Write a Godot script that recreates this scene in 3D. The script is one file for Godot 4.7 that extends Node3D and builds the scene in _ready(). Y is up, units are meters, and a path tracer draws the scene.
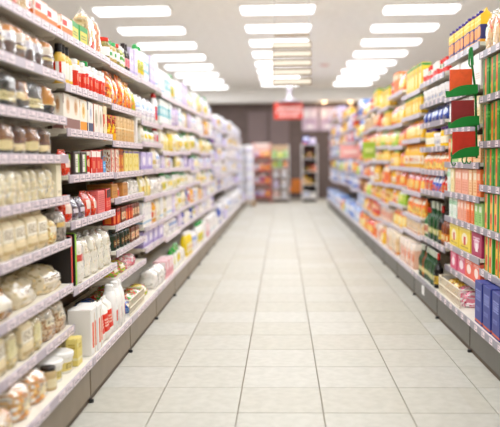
extends Node3D
# A supermarket aisle. The camera stands at the origin, 1.2 m up, and looks along -Z; z below is the distance down the aisle.

const EYE := 1.2
const CEIL := 3.3
const NEAR_BAY := 2.71
const BAYS := 17
const TILE := 0.406
const ORD := ["first", "second", "third", "fourth", "fifth", "sixth", "seventh", "eighth", "ninth", "tenth", "eleventh", "twelfth", "thirteenth", "fourteenth", "fifteenth", "sixteenth", "seventeenth", "eighteenth", "nineteenth", "twentieth", "twenty-first", "twenty-second"]
# distance of the shelf fronts, the bottom deck, the kick plate and the back panel from the middle line, by side
const SHELF_X := {-1: 1.045, 1: 1.203}
const DECK_X := {-1: 0.94, 1: 1.11}
const KICK_X := {-1: 0.957, 1: 1.137}
const BACK_X := {-1: 1.47, 1: 1.63}
const DECK_Y := 0.228

var rng := RandomNumberGenerator.new()
var names := {}
var atlas: Image
var cells := {}
var M := {}
var P := {}
var noise := FastNoiseLite.new()

# ---------------------------------------------------------------- bookkeeping
func numbered(called: String) -> String:
	var n: int = names.get(called, 0)
	names[called] = n + 1
	return called if n == 0 else "%s_%03d" % [called, n]

func tag(o: Node, label: String, category: String, group := "", kind := "") -> Node:
	if label: o.set_meta("label", label)
	if category: o.set_meta("category", category)
	if group: o.set_meta("group", group)
	if kind: o.set_meta("kind", kind)
	return o

func thing(called: String, at: Vector3, turn := 0.0) -> Node3D:
	var o := Node3D.new()
	o.name = numbered(called)
	add_child(o)
	o.position = at
	o.rotation.y = turn
	return o

func top(called: String, mesh: Mesh, m: Material, at := Vector3.ZERO, turn := 0.0) -> MeshInstance3D:
	var o := MeshInstance3D.new()
	o.name = numbered(called)
	o.mesh = mesh
	o.material_override = m
	add_child(o)
	o.position = at
	o.rotation.y = turn
	return o

func part(called: String, mesh: Mesh, m: Material, parent: Node, at := Vector3.ZERO, turn := 0.0) -> MeshInstance3D:
	var o := MeshInstance3D.new()
	o.name = called
	o.mesh = mesh
	o.material_override = m
	parent.add_child(o, true)
	o.position = at
	o.rotation.y = turn
	return o

func W(s: int, x: float, y: float, z: float) -> Vector3:
	return Vector3(s * x, y, -z)

# ---------------------------------------------------------------- shapes
func st_new() -> SurfaceTool:
	var st := SurfaceTool.new()
	st.begin(Mesh.PRIMITIVE_TRIANGLES)
	st.set_smooth_group(-1)
	return st

func done(st: SurfaceTool) -> ArrayMesh:
	st.generate_normals()
	return st.commit()

func tri(st: SurfaceTool, a: Vector3, b: Vector3, c: Vector3, ua: Vector2, ub: Vector2, uc: Vector2, mid: Vector3) -> void:
	var n := (b - a).cross(c - a)
	if n.length_squared() < 1e-16: return
	if n.dot((a + b + c) / 3.0 - mid) > 0.0:
		st.set_uv(ua); st.add_vertex(a); st.set_uv(uc); st.add_vertex(c); st.set_uv(ub); st.add_vertex(b)
	else:
		st.set_uv(ua); st.add_vertex(a); st.set_uv(ub); st.add_vertex(b); st.set_uv(uc); st.add_vertex(c)

func quad(st: SurfaceTool, p: Array, u: Array, mid: Vector3) -> void:
	tri(st, p[0], p[1], p[2], u[0], u[1], u[2], mid)
	tri(st, p[0], p[2], p[3], u[0], u[2], u[3], mid)

func cuv(r: Rect2, u: float, v: float) -> Vector2:
	return r.position + Vector2(clampf(u, 0.02, 0.98), clampf(v, 0.02, 0.98)) * r.size

# box with bevelled edges; front and sides carry the print of the cell, the top its uppermost colour
func box_in(st: SurfaceTool, c: Vector3, s: Vector3, r := Rect2(0, 0, 1, 1), bev := 0.002, side := 1.0) -> void:
	st.set_smooth_group(-1)
	var h := s / 2.0
	bev = minf(bev, minf(h.x, minf(h.y, h.z)) * 0.45)
	var ax := [Vector3.RIGHT, Vector3.UP, Vector3.BACK]
	for k in 3:
		for sg: float in [-1.0, 1.0]:
			var n: Vector3 = ax[k] * sg
			var a: Vector3 = ax[(k + 1) % 3]
			var b: Vector3 = ax[(k + 2) % 3]
			if k == 0:
				a = Vector3.BACK; b = Vector3.UP
			elif k == 1:
				a = Vector3.RIGHT; b = Vector3.BACK
			else:
				a = Vector3.RIGHT; b = Vector3.UP
			var ha: float = absf(a.dot(h)) - bev
			var hb: float = absf(b.dot(h)) - bev
			var hn: float = absf(n.dot(h))
			var f := c + n * hn
			var pts := [f - a * ha - b * hb, f + a * ha - b * hb, f + a * ha + b * hb, f - a * ha + b * hb]
			var uv: Array
			if k == 1:
				uv = [cuv(r, 0, 0.03), cuv(r, 1, 0.03), cuv(r, 1, 0.06), cuv(r, 0, 0.06)]
			else:
				var uu := side if k == 0 else 1.0
				uv = [cuv(r, 0, 1), cuv(r, uu, 1), cuv(r, uu, 0), cuv(r, 0, 0)]
			quad(st, pts, uv, c)
			# bevel strips, each shared edge made once
			for e in [[a, ha, b, hb], [b, hb, a, ha]]:
				for q: float in [-1.0, 1.0]:
					var m: Vector3 = e[0] * q
					if ax.find(n.abs()) > ax.find(Vector3(e[0]).abs()): continue
					var hm: float = absf(m.dot(h))
					var l: Vector3 = e[2] * float(e[3])
					var p0 := c + n * hn + m * (hm - bev)
					var p1 := c + n * (hn - bev) + m * hm
					quad(st, [p0 - l, p0 + l, p1 + l, p1 - l], [cuv(r, .03, .1), cuv(r, .03, .9), cuv(r, .03, .9), cuv(r, .03, .1)], c)

func box(c: Vector3, s: Vector3, bev := 0.003) -> ArrayMesh:
	var st := st_new()
	box_in(st, c, s, Rect2(0, 0, 1, 1), bev)
	return done(st)

# rings: [y, half width, half depth, roundness (2 ellipse, more: squarer), sharp edge here?]
func loft_in(st: SurfaceTool, rings: Array, seg: int, r: Rect2, wrinkle := 0.0, seed_ := 0.0, off := Vector3.ZERO, vmap := Vector2(0, 0)) -> void:
	var y0: float = rings[0][0]
	var y1: float = rings[rings.size() - 1][0]
	if vmap != Vector2.ZERO:
		y0 = vmap.x; y1 = vmap.y
	var mid := off + Vector3(0, (rings[0][0] + rings[rings.size() - 1][0]) / 2.0, 0)
	var rows := []
	for g in rings:
		var row := []
		for k in seg:
			var t := TAU * k / seg
			var e: float = 2.0 / float(g[3])
			var cx := sin(t)
			var cz := cos(t)
			var p := Vector3(signf(cx) * pow(absf(cx), e) * float(g[1]), g[0], signf(cz) * pow(absf(cz), e) * float(g[2]))
			if wrinkle > 0.0 and float(g[0]) > 0.004:
				var q := p * 190.0 + Vector3(seed_ * 7.1, seed_ * 3.3, seed_)
				p += Vector3(noise.get_noise_3d(q.x, q.y, q.z), 0.6 * noise.get_noise_3d(q.y + 9.0, q.z, q.x), noise.get_noise_3d(q.z, q.x + 5.0, q.y)) * wrinkle
				q *= 2.7
				p += Vector3(noise.get_noise_3d(q.x, q.y, q.z), 0.0, noise.get_noise_3d(q.z, q.x + 5.0, q.y)) * wrinkle * 0.5
				p.y = maxf(p.y, 0.002)
			var a := fposmod(t + PI, TAU) - PI
			var u := 0.5 + a / PI
			if u > 1.0: u = 2.0 - u
			if u < 0.0: u = -u
			row.append([p + off, cuv(r, u, 1.0 - (float(g[0]) - y0) / maxf(y1 - y0, 1e-5))])
		rows.append(row)
	var sg := 0
	for j in rings.size() - 1:
		if rings[j].size() > 4 and rings[j][4]: sg += 1
		st.set_smooth_group(sg)
		for k in seg:
			var a2 = rows[j][k]; var b2 = rows[j][(k + 1) % seg]; var c2 = rows[j + 1][(k + 1) % seg]; var d2 = rows[j + 1][k]
			var m2 := Vector3(off.x, (a2[0].y + d2[0].y) / 2.0, off.z)
			var w0: float = float(rings[j][1]); var w1: float = float(rings[j + 1][1])
			if absf(w1 - w0) > absf(float(rings[j + 1][0]) - float(rings[j][0])) * 0.6:
				var slope: float = (float(rings[j + 1][0]) - float(rings[j][0]))
				m2 = Vector3(off.x, (a2[0].y + d2[0].y) / 2.0 + (w1 - w0) * 4.0 + (0.0 if slope >= 0.0 else 0.0), off.z)
			quad(st, [a2[0], b2[0], c2[0], d2[0]], [a2[1], b2[1], c2[1], d2[1]], m2)
	for end in [0, rings.size() - 1]:
		sg += 1
		st.set_smooth_group(sg)
		var cen := off + Vector3(0, rings[end][0], 0)
		var vv := 0.97 if end == 0 else 0.03
		for k in seg:
			tri(st, cen, rows[end][k][0], rows[end][(k + 1) % seg][0], cuv(r, .5, vv), cuv(r, .4, vv), cuv(r, .6, vv), mid)

# twice as many rings, for creases
func fine(rings: Array) -> Array:
	var o := []
	for k in rings.size():
		o.append(rings[k])
		if k + 1 < rings.size():
			var q := []
			for n in 4: q.append((float(rings[k][n]) + float(rings[k + 1][n])) / 2.0)
			o.append(q)
	return o

func round_rings(prof: Array) -> Array:
	var o := []
	for q in prof: o.append([q[1], q[0], q[0], 2.0, q.size() > 2])
	return o

func tube_in(st: SurfaceTool, pts: Array, r: float, seg := 8) -> void:
	st.set_smooth_group(1)
	var rows := []
	for i in pts.size():
		var d: Vector3 = (pts[mini(i + 1, pts.size() - 1)] - pts[maxi(i - 1, 0)]).normalized()
		var a := d.cross(Vector3(0.31, 0.83, 0.47)).normalized()
		var b := d.cross(a)
		var row := []
		for k in seg: row.append(pts[i] + (a * cos(TAU * k / seg) + b * sin(TAU * k / seg)) * r)
		rows.append(row)
	for i in pts.size() - 1:
		var mid: Vector3 = (pts[i] + pts[i + 1]) / 2.0
		for k in seg:
			quad(st, [rows[i][k], rows[i][(k + 1) % seg], rows[i + 1][(k + 1) % seg], rows[i + 1][k]], [Vector2.ZERO, Vector2.ZERO, Vector2.ZERO, Vector2.ZERO], mid)
	st.set_smooth_group(-1)
	for e in [0, pts.size() - 1]:
		var inner: Vector3 = pts[1] if e == 0 else pts[pts.size() - 2]
		for k in seg: tri(st, pts[e], rows[e][k], rows[e][(k + 1) % seg], Vector2.ZERO, Vector2.ZERO, Vector2.ZERO, inner)

func tube(pts: Array, r: float, seg := 8) -> ArrayMesh:
	var st := st_new()
	tube_in(st, pts, r, seg)
	return done(st)

# a flat outline in x and y, given depth along z
func plate(outline: PackedVector2Array, d: float) -> ArrayMesh:
	var st := st_new()
	var idx := Geometry2D.triangulate_polygon(outline)
	for sg: float in [-1.0, 1.0]:
		for i in range(0, idx.size(), 3):
			var p := []
			for k in 3: p.append(Vector3(outline[idx[i + k]].x, outline[idx[i + k]].y, sg * d / 2.0))
			tri(st, p[0], p[1], p[2], Vector2.ZERO, Vector2.ZERO, Vector2.ZERO, Vector3(p[0].x, p[0].y, 0))
	var n := outline.size()
	var cw := Geometry2D.is_polygon_clockwise(outline)
	for i in n:
		var a := outline[i]; var b := outline[(i + 1) % n]
		var out := Vector2(b.y - a.y, a.x - b.x).normalized() * (-1.0 if cw else 1.0)
		var m := (a + b) / 2.0 - out * 0.01
		quad(st, [Vector3(a.x, a.y, -d / 2), Vector3(b.x, b.y, -d / 2), Vector3(b.x, b.y, d / 2), Vector3(a.x, a.y, d / 2)], [Vector2.ZERO, Vector2.ZERO, Vector2.ZERO, Vector2.ZERO], Vector3(m.x, m.y, 0))
	return done(st)

# ---------------------------------------------------------------- print for the packaging: one sheet of 16 x 16 cells
func cell(id: String) -> Rect2:
	var n: int = cells[id]
	return Rect2((n % 16) / 16.0, (n / 16) / 16.0, 1 / 16.0, 1 / 16.0)

func rect_in(n: int, x0: float, y0: float, x1: float, y1: float, c: Color) -> void:
	var o := Vector2i((n % 16) * 128, (n / 16) * 128)
	c = Color.from_hsv(c.h, minf(c.s * 1.2, 1.0), c.v)
	var a := Vector2i(int(clampf(x0, 0, 1) * 128), int(clampf(y0, 0, 1) * 128))
	var b := Vector2i(int(clampf(x1, 0, 1) * 128), int(clampf(y1, 0, 1) * 128))
	atlas.fill_rect(Rect2i(o + a, b - a), c)

func design(id: String, base: String, ops := "") -> void:
	if cells.has(id): return
	var n := cells.size()
	cells[id] = n
	var r := RandomNumberGenerator.new()
	r.seed = hash(id)
	rect_in(n, 0, 0, 1, 1, Color(base))
	for op in ops.split(";", false):
		var a := op.strip_edges().split(" ", false)
		match a[0]:
			"b": rect_in(n, 0, float(a[1]), 1, float(a[2]), Color(a[3]))
			"r": rect_in(n, float(a[1]), float(a[2]), float(a[3]), float(a[4]), Color(a[5]))
			"d":
				var cx := float(a[1]); var cy := float(a[2]); var rr := float(a[3])
				for k in 32:
					var y := -1.0 + (k + 0.5) / 16.0
					var w := sqrt(1.0 - y * y) * rr
					rect_in(n, cx - w, cy + (y - 0.04) * rr, cx + w, cy + (y + 0.04) * rr, Color(a[4]))
			"t":
				var lines := int(a[6])
				for k in lines:
					var y0 := lerpf(float(a[2]), float(a[4]), k / float(lines))
					var hh := (float(a[4]) - float(a[2])) / lines * 0.6
					var x := float(a[1])
					while x < float(a[3]):
						var w := r.randf_range(0.03, 0.09)
						rect_in(n, x, y0, minf(x + w, float(a[3])), y0 + hh, Color(a[5]))
						x += w + 0.025
			"s":
				var c := Color(a[5])
				for k in int(a[6]):
					var z := float(a[7])
					var p := Vector2(r.randf_range(float(a[1]), float(a[3])), r.randf_range(float(a[2]), float(a[4])))
					var v := r.randf_range(0.8, 1.2)
					var w2 := z * r.randf_range(0.4, 1.3); var h2 := z * r.randf_range(0.4, 1.3)
					rect_in(n, maxf(p.x, 0), maxf(p.y, 0), minf(p.x + w2, float(a[3])), minf(p.y + h2, float(a[4])), Color(minf(c.r * v, 1), minf(c.g * v, 1), minf(c.b * v, 1)))

# key, kind, node name, category, size, words for the label, print, colour of the cap or lid
func pr(key: String, kind: String, called: String, cat: String, w: float, h: float, d: float, words: String, base: String, ops := "", cap := "") -> void:
	design(key, base, ops)
	if cap: design("cap" + cap, cap)
	P[key] = {"kind": kind, "name": called, "cat": cat, "s": Vector3(w, h, d), "words": words, "cap": "cap" + cap, "key": key, "near": null, "far": null}

# the parts of one product, as [name, callable that adds it to a SurfaceTool, material]
func pieces(p: Dictionary, seg: int) -> Array:
	var s: Vector3 = p.s
	var w := s.x; var h := s.y; var d := s.z
	var r := cell(p.key)
	var sd := float(cells[p.key])
	var rc: Rect2 = cell(p.cap) if cells.has(p.cap) else r
	match p.kind:
		"carton":   # folded carton: body and a tucked lid that stands a hair proud
			return [["body", func(st):
				box_in(st, Vector3(0, h * 0.5 - 0.001, 0), Vector3(w, h - 0.002, d), r, 0.003)
				box_in(st, Vector3(0, h - 0.001, d * 0.25), Vector3(w * 0.97, 0.002, d * 0.46), r, 0.0006), M.card]]
		"case":     # as a carton, the print on its front only
			return [["body", func(st):
				box_in(st, Vector3(0, h * 0.5 - 0.001, 0), Vector3(w, h - 0.002, d), r, 0.003, 0.1)
				box_in(st, Vector3(0, h - 0.001, d * 0.25), Vector3(w * 0.97, 0.002, d * 0.46), r, 0.0006), M.card]]
		"gable":    # drink carton with sloping shoulders, a crimped ridge and a screw cap
			return [["body", func(st):
				loft_in(st, [[0, w * .49, d * .49, 14.0], [h * .005, w * .5, d * .5, 14.0, true], [h * .8, w * .5, d * .5, 14.0, true], [h * .93, w * .5, d * .05, 14.0, true], [h, w * .5, d * .045, 14.0]], 20, r), M.card],
				["screw_cap", func(st): loft_in(st, round_rings([[.016, 0], [.016, .014, 1], [.013, .017]]), seg, rc, 0, 0, Vector3(0, h * .855, d * .31)), M.gloss]]
		"jar":
			return [["body", func(st): loft_in(st, round_rings([[w * .44, 0], [w * .49, h * .02], [w * .5, h * .05], [w * .5, h * .7], [w * .47, h * .78], [w * .4, h * .83], [w * .4, h * .86]]), seg, r), M.gloss],
				["lid", func(st): loft_in(st, round_rings([[w * .43, h * .84], [w * .44, h * .85, 1], [w * .44, h * .985, 1], [w * .41, h]]), seg, rc), M.gloss]]
		"can":
			return [["body", func(st): loft_in(st, round_rings([[w * .46, 0], [w * .49, h * .015, 1], [w * .48, h * .04], [w * .48, h * .96], [w * .49, h * .985, 1], [w * .47, h * .998], [w * .45, h * .985, 1]]), seg, r), M.gloss]]
		"roll":
			return [["body", func(st): loft_in(st, round_rings([[w * .4, 0], [w * .47, h * .02], [w * .5, h * .06], [w * .49, h * .5], [w * .5, h * .93], [w * .45, h * .98], [w * .2, h]]), seg, r, 0.004, sd), M.card]]
		"bottle":
			return [["body", func(st): loft_in(st, round_rings([[w * .42, 0], [w * .49, h * .015], [w * .5, h * .04], [w * .5, h * .58], [w * .46, h * .66], [w * .3, h * .74], [w * .2, h * .8], [w * .17, h * .86]]), seg, r), M.gloss],
				["cap", func(st): loft_in(st, round_rings([[w * .24, h * .78], [w * .26, h * .785, 1], [w * .25, h * .99, 1], [w * .22, h]]), seg, rc), M.gloss]]
		"wine":
			return [["body", func(st): loft_in(st, round_rings([[w * .42, 0], [w * .5, h * .02], [w * .5, h * .5], [w * .46, h * .57], [w * .28, h * .65], [w * .17, h * .71], [w * .14, h * .88]]), seg, r), M.glass],
				["capsule", func(st): loft_in(st, round_rings([[w * .155, h * .82], [w * .16, h * .83, 1], [w * .155, h * .96], [w * .165, h * .99, 1], [w * .14, h]]), seg, rc), M.gloss]]
		"flask":    # flat-sided household bottle with a handle shoulder and a cap
			return [["body", func(st): loft_in(st, [[0, w * .46, d * .44, 4.0], [h * .02, w * .5, d * .5, 4.0], [h * .5, w * .5, d * .5, 4.0], [h * .68, w * .45, d * .46, 3.0], [h * .8, w * .28, d * .36, 2.4], [h * .87, w * .17, d * .26, 2.0]], seg, r), M.gloss],
				["cap", func(st): loft_in(st, [[h * .85, w * .2, d * .3, 2.0], [h * .97, w * .18, d * .27, 2.0, true], [h, w * .13, d * .2, 2.0]], seg, rc), M.gloss]]
		"tub":
			return [["body", func(st): loft_in(st, round_rings([[w * .42, 0], [w * .44, h * .02], [w * .48, h * .8]]), seg, r), M.gloss],
				["lid", func(st): loft_in(st, round_rings([[w * .5, h * .74], [w * .51, h * .76, 1], [w * .51, h * .93, 1], [w * .48, h * .97], [w * .45, h * .96, 1], [w * .43, h]]), seg, rc), M.gloss]]
		"bag":      # film bag: the contents, and the clear film that rises above them
			return [["contents", func(st): loft_in(st, fine([[0, w * .43, d * .4, 3.6], [h * .03, w * .465, d * .46, 3.4], [h * .14, w * .485, d * .485, 3.2], [h * .35, w * .485, d * .485, 3.0], [h * .55, w * .475, d * .475, 3.0], [h * .72, w * .46, d * .43, 2.8], [h * .82, w * .41, d * .3, 2.6], [h * .86, w * .25, d * .13, 2.4]]), seg + 8, r, minf(w, d) * 0.125, sd, Vector3.ZERO, Vector2(0, h)), M.paper],
				["film", func(st): loft_in(st, fine([[h * .012, w * .44, d * .41, 3.6], [h * .04, w * .48, d * .475, 3.4], [h * .14, w * .5, d * .5, 3.2], [h * .35, w * .5, d * .5, 3.0], [h * .55, w * .492, d * .49, 3.0], [h * .72, w * .48, d * .45, 2.8], [h * .84, w * .46, d * .32, 2.6], [h * .93, w * .4, d * .12, 2.2], [h, w * .43, d * .035, 2.0]]), seg + 8, r, minf(w, d) * 0.125, sd), M.clear]]
		"pouch":    # pillow pouch with a flat seal
			return [["pouch", func(st): loft_in(st, [[0, w * .44, d * .38, 3.0], [h * .03, w * .48, d * .46, 2.8], [h * .15, w * .5, d * .5, 2.6], [h * .35, w * .5, d * .5, 2.4], [h * .55, w * .49, d * .46, 2.3], [h * .75, w * .48, d * .32, 2.2], [h * .88, w * .48, d * .12, 2.1], [h * .93, w * .49, .004, 2.0, true], [h, w * .49, .003, 2.0]], seg + 4, r, minf(w, d) * 0.08, sd), M.film]]
		"sack":     # paper bag, squared, its top folded over
			return [["sack", func(st):
				loft_in(st, [[0, w * .48, d * .46, 8.0], [h * .02, w * .5, d * .5, 7.0], [h * .2, w * .5, d * .51, 6.0], [h * .5, w * .5, d * .52, 5.0], [h * .78, w * .5, d * .48, 6.0], [h * .92, w * .49, d * .14, 5.0], [h * .96, w * .48, d * .07, 4.0]], 24, r, minf(w, d) * 0.05, sd), M.card],
				["folded_top", func(st): box_in(st, Vector3(0, h * .945, d * .07), Vector3(w * .94, h * .11, d * .12), rc, 0.004), M.card]]
		"pack":     # shrink-wrapped bundle with soft corners
			return [["pack", func(st): loft_in(st, [[0, w * .45, d * .44, 6.0], [h * .04, w * .49, d * .49, 5.0], [h * .3, w * .5, d * .5, 5.0], [h * .5, w * .49, d * .49, 5.0], [h * .7, w * .5, d * .5, 5.0], [h * .96, w * .49, d * .48, 5.0], [h, w * .44, d * .43, 6.0]], seg + 6, r, minf(w, d) * 0.04, sd), M.film]]
		"lying":    # filled bag lying on its side
			return [["bag", func(st): loft_in(st, fine([[0, w * .42, d * .44, 3.4], [h * .12, w * .47, d * .48, 3.2], [h * .4, w * .5, d * .5, 3.0], [h * .62, w * .49, d * .45, 3.0], [h * .82, w * .46, d * .34, 2.8], [h * .94, w * .38, d * .2, 2.4], [h, w * .2, d * .08, 2.2]]), seg + 8, r, h * 0.2, sd), M.film]]
	return []

func product(key: String, far: bool) -> Node3D:
	var p: Dictionary = P[key]
	var slot := "far" if far else "near"
	if p[slot] == null:
		var list := pieces(p, 12 if far else 18)
		var made := []
		if far:
			var st := st_new()
			for q in list: q[1].call(st)
			made.append(["", done(st), list[0][2]])
		else:
			for q in list:
				var st := st_new()
				q[1].call(st)
				made.append([q[0], done(st), q[2]])
		p[slot] = made
	var made2: Array = p[slot]
	if made2.size() == 1:
		return top(p.name, made2[0][1], made2[0][2])
	var o := thing(p.name, Vector3.ZERO)
	for q in made2: part(q[0], q[1], q[2], o)
	return o

func bay_words(s: int, b: int) -> String:
	var side := "left" if s < 0 else "right"
	return "foremost %s bay" % side if b < 0 else "nearest %s bay" % side if b == 0 else "%s %s bay" % [ORD[b], side]

func shelf_words(k: int, total: int) -> String:
	return "bottom deck" if k == total else "top shelf" if k == 0 else "%s shelf down" % ORD[k]

# put products side by side on one shelf, from the near end: seq holds [key, how many] or a gap in metres
func fill(s: int, b: int, k: int, seq: Array, opt := {}) -> void:
	var heights: Array = SHELVES[s][maxi(b, 0)]
	var total := heights.size()
	var z0 := NEAR_BAY + b
	var z: float = opt.get("z", z0 + 0.018)
	var end := z0 + 0.985
	var y: float = (DECK_Y if k == total else EYE + float(heights[k])) + float(opt.get("lift", 0.0))
	var room: float = 0.5
	if k == 0: room = 0.27 if opt.has("grow") else 0.5
	else: room = EYE + float(heights[k - 1]) - 0.024 - y
	var front: float = (DECK_X[s] if k == total else shelf_front(s, heights[k])) + float(opt.get("inset", 0.012))
	if opt.get("flush", false):   # push the row up to the far end of the shelf
		var total_w := 0.0
		for item in seq:
			for n in int(item[1]): total_w += (0.02 if P[item[0]].kind == "lying" else 0.0) + P[item[0]].s.x * (0.5 + 0.5 * minf(1.0, room * 0.93 / P[item[0]].s.y)) + float(opt.get("gap", 0.006))
		z = end - total_w - 0.004
	var count := {}
	for item in seq:
		if item is float:
			z += item
			continue
		for n in int(item[1]):
			var p: Dictionary = P[item[0]]
			var sz: Vector3 = p.s
			var f := minf(float(opt.get("grow", 1.0)), (room * (0.92 if opt.has("grow") else 0.93)) / sz.y) * rng.randf_range(0.975, 1.0)
			var g := maxf(f, minf(1.0, 0.5 * f + 0.5)) if p.kind in ["bag", "pouch", "sack", "pack"] else f
			if z + sz.x * g > end + 0.002: return
			var deep: int = opt.get("rows", 1)
			for row in deep:
				var o := product(item[0], z > 8.2)
				var soft: bool = p.kind in ["bag", "pouch", "lying", "sack"]
				o.scale = Vector3(g, f, g) * (Vector3(rng.randf_range(.93, 1.0), rng.randf_range(.92, 1.0), rng.randf_range(.9, 1.03)) if soft else Vector3.ONE)
				var loose: float = 0.0 if p.kind in ["carton", "case", "sack", "gable", "pack"] else 1.0
				var lean := rng.randf_range(0.02, 0.11) if p.kind == "sack" else rng.randf_range(0.0, 0.05) if p.kind == "bag" else 0.0
				if f < 0.97 * float(opt.get("grow", 1.0)): lean *= 0.5
				o.position = W(s, front + sz.z * g / 2.0 + rng.randf_range(0.0, 0.012) + row * (sz.z * g + (0.045 if p.kind == "lying" else 0.026)), y + 0.001 + sin(lean) * sz.z * g * 0.5, z + sz.x * g / 2.0)
				o.rotation.x = -lean
				var back := PI if p.kind in ["bag", "lying", "pouch"] and lean < 0.03 and rng.randf() < 0.5 else 0.0
				if back > 0.0: o.rotation.x = 0.0
				o.rotation.y = -s * PI / 2 + back + deg_to_rad(rng.randf_range(-2, 2) * (1.0 + 3.0 * loose))
				var words: String = String(opt.get("words", "")) + p.words
				var c: int = count.get(words, 0)
				if row == 0: count[words] = c + 1
				else: c -= 1
				var lab := "%s, %s along %s, %s" % [words, ORD[c], shelf_words(k, total), bay_words(s, b)]
				if row > 0: lab = "%s, %s in %s row back, %s, %s" % [words, ORD[c], ORD[row], shelf_words(k, total), bay_words(s, b)]
				tag(o, lab, p.cat, "products on the %s of the %s" % [shelf_words(k, total), bay_words(s, b)])
			z += sz.x * g + (0.02 if p.kind == "lying" else 0.0) + float(opt.get("gap", 0.006))

func shelf_front(s: int, rel: float) -> float:
	return 1.034 + 0.012 * rel if s < 0 else 1.18 - 0.01 * rel

var SHELVES := {-1: [], 1: []}

func _ready() -> void:
	rng.seed = 4217
	noise.seed = 11
	noise.frequency = 0.09
	# ------------------------------------------------------------ camera
	var cam := Camera3D.new()
	add_child(cam)
	cam.position = Vector3(0, EYE, 0)
	cam.rotation = Vector3(-0.0696, 0.0427, -0.0111)
	cam.near = 0.05
	cam.far = 100.0
	var lens := CameraAttributesPhysical.new()
	lens.frustum_focal_length = 12.0 / (213.5 / 771.7)
	lens.frustum_focus_distance = 4.4
	lens.exposure_aperture = 43.1 / 41.0
	lens.frustum_far = 100.0
	lens.frustum_near = 0.05
	cam.attributes = lens
	cam.fov = rad_to_deg(2.0 * atan(213.5 / 771.7))
	cam.current = true
	# ------------------------------------------------------------ environment
	var env := Environment.new()
	env.background_mode = Environment.BG_COLOR
	env.background_color = Color.BLACK
	env.tonemap_mode = Environment.TONE_MAPPER_LINEAR
	env.tonemap_exposure = 1.34
	env.sdfgi_enabled = true
	env.ssao_enabled = true
	env.ssil_enabled = true
	var we := WorldEnvironment.new()
	we.environment = env
	add_child(we)
	materials()
	# ------------------------------------------------------------ lamps
	ceiling_lights()
	# ------------------------------------------------------------ structure
	room()
	floor_tiles()
	define_products()
	atlas_ready()
	shelving()
	stock_near()
	stock_far()
	end_of_aisle()
	extras()

func flat(c: String, rough := 0.6, metal := 0.0) -> StandardMaterial3D:
	var m := StandardMaterial3D.new()
	m.albedo_color = Color(c)
	m.roughness = rough
	m.metallic = metal
	return m

func speckle(c: String, amount: float, freq: float, rough: float, scale := 1.0) -> StandardMaterial3D:
	var n := FastNoiseLite.new()
	n.seed = 5
	n.frequency = freq
	n.fractal_octaves = 4
	var t := NoiseTexture2D.new()
	t.width = 256; t.height = 256
	t.seamless = true
	t.noise = n
	var g := Gradient.new()
	var k := Color(c)
	g.set_color(0, Color(k.r * (1 - amount), k.g * (1 - amount), k.b * (1 - amount * 1.3)))
	g.set_color(1, Color(minf(k.r * (1 + amount), 1), minf(k.g * (1 + amount), 1), minf(k.b * (1 + amount), 1)))
	t.color_ramp = g
	var m := StandardMaterial3D.new()
	m.albedo_texture = t
	m.roughness = rough
	m.uv1_triplanar = true
	m.uv1_world_triplanar = true
	m.uv1_scale = Vector3.ONE * scale
	return m

func materials() -> void:
	atlas = Image.create(2048, 2048, false, Image.FORMAT_RGBA8)
	atlas.fill(Color.WHITE)
	for n in ["card", "paper", "gloss", "film", "glass"]:
		var m := StandardMaterial3D.new()
		m.roughness = {"card": 0.5, "paper": 0.55, "gloss": 0.25, "film": 0.22, "glass": 0.06}[n]
		if n == "film":
			m.clearcoat_enabled = true
			m.clearcoat = 0.6
			m.clearcoat_roughness = 0.12
		M[n] = m
	M.clear = StandardMaterial3D.new()
	M.clear.albedo_color = Color(0.93, 0.91, 0.88, 0.05)
	M.clear.transparency = BaseMaterial3D.TRANSPARENCY_ALPHA
	M.clear.roughness = 0.12
	M.enamel = speckle("e9e1d2", 0.03, 0.02, 0.45)
	M.deck = speckle("efe9dc", 0.03, 0.02, 0.4)
	M.back = speckle("6d5b48", 0.04, 0.02, 0.6)
	M.upright = flat("d9d0c0", 0.45)
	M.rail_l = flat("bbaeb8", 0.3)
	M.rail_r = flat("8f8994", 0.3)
	M.tag_l = flat("ecdfe6", 0.45)
	M.tag_r = flat("e9e6ea", 0.45)
	M.tag_ink = flat("8a7f8e", 0.5)
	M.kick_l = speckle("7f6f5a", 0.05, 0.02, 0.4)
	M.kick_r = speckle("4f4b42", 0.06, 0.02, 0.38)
	M.skirt = flat("5a4a38", 0.6)
	M.foot = flat("1c1b1a", 0.5)
	M.ceiling = speckle("f6f3ee", 0.02, 0.03, 0.9)
	M.wall = speckle("f4f1ec", 0.02, 0.03, 0.8)
	M.grout = flat("988c7b", 0.9)
	M.black = flat("26211e", 0.6)
	M.steel = flat("b9b6b3", 0.35, 0.7)
	M.lampbody = flat("f4f2ee", 0.5)
	M.lamp = StandardMaterial3D.new()
	M.lamp.albedo_color = Color("fffdf6")
	M.lamp.emission_enabled = true
	M.lamp.emission = Color("fbfcff")
	M.lamp.emission_energy_multiplier = 2.2
	M.tiles = []
	for c in ["c5c2b6", "c3bfb2", "c7c4b9", "c2beb0"]:
		M.tiles.append(speckle(c, 0.035, 0.03, 0.55, 1.7))

func atlas_ready() -> void:
	var t := ImageTexture.create_from_image(atlas)
	for n in ["card", "paper", "gloss", "film", "glass"]: M[n].albedo_texture = t

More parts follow.
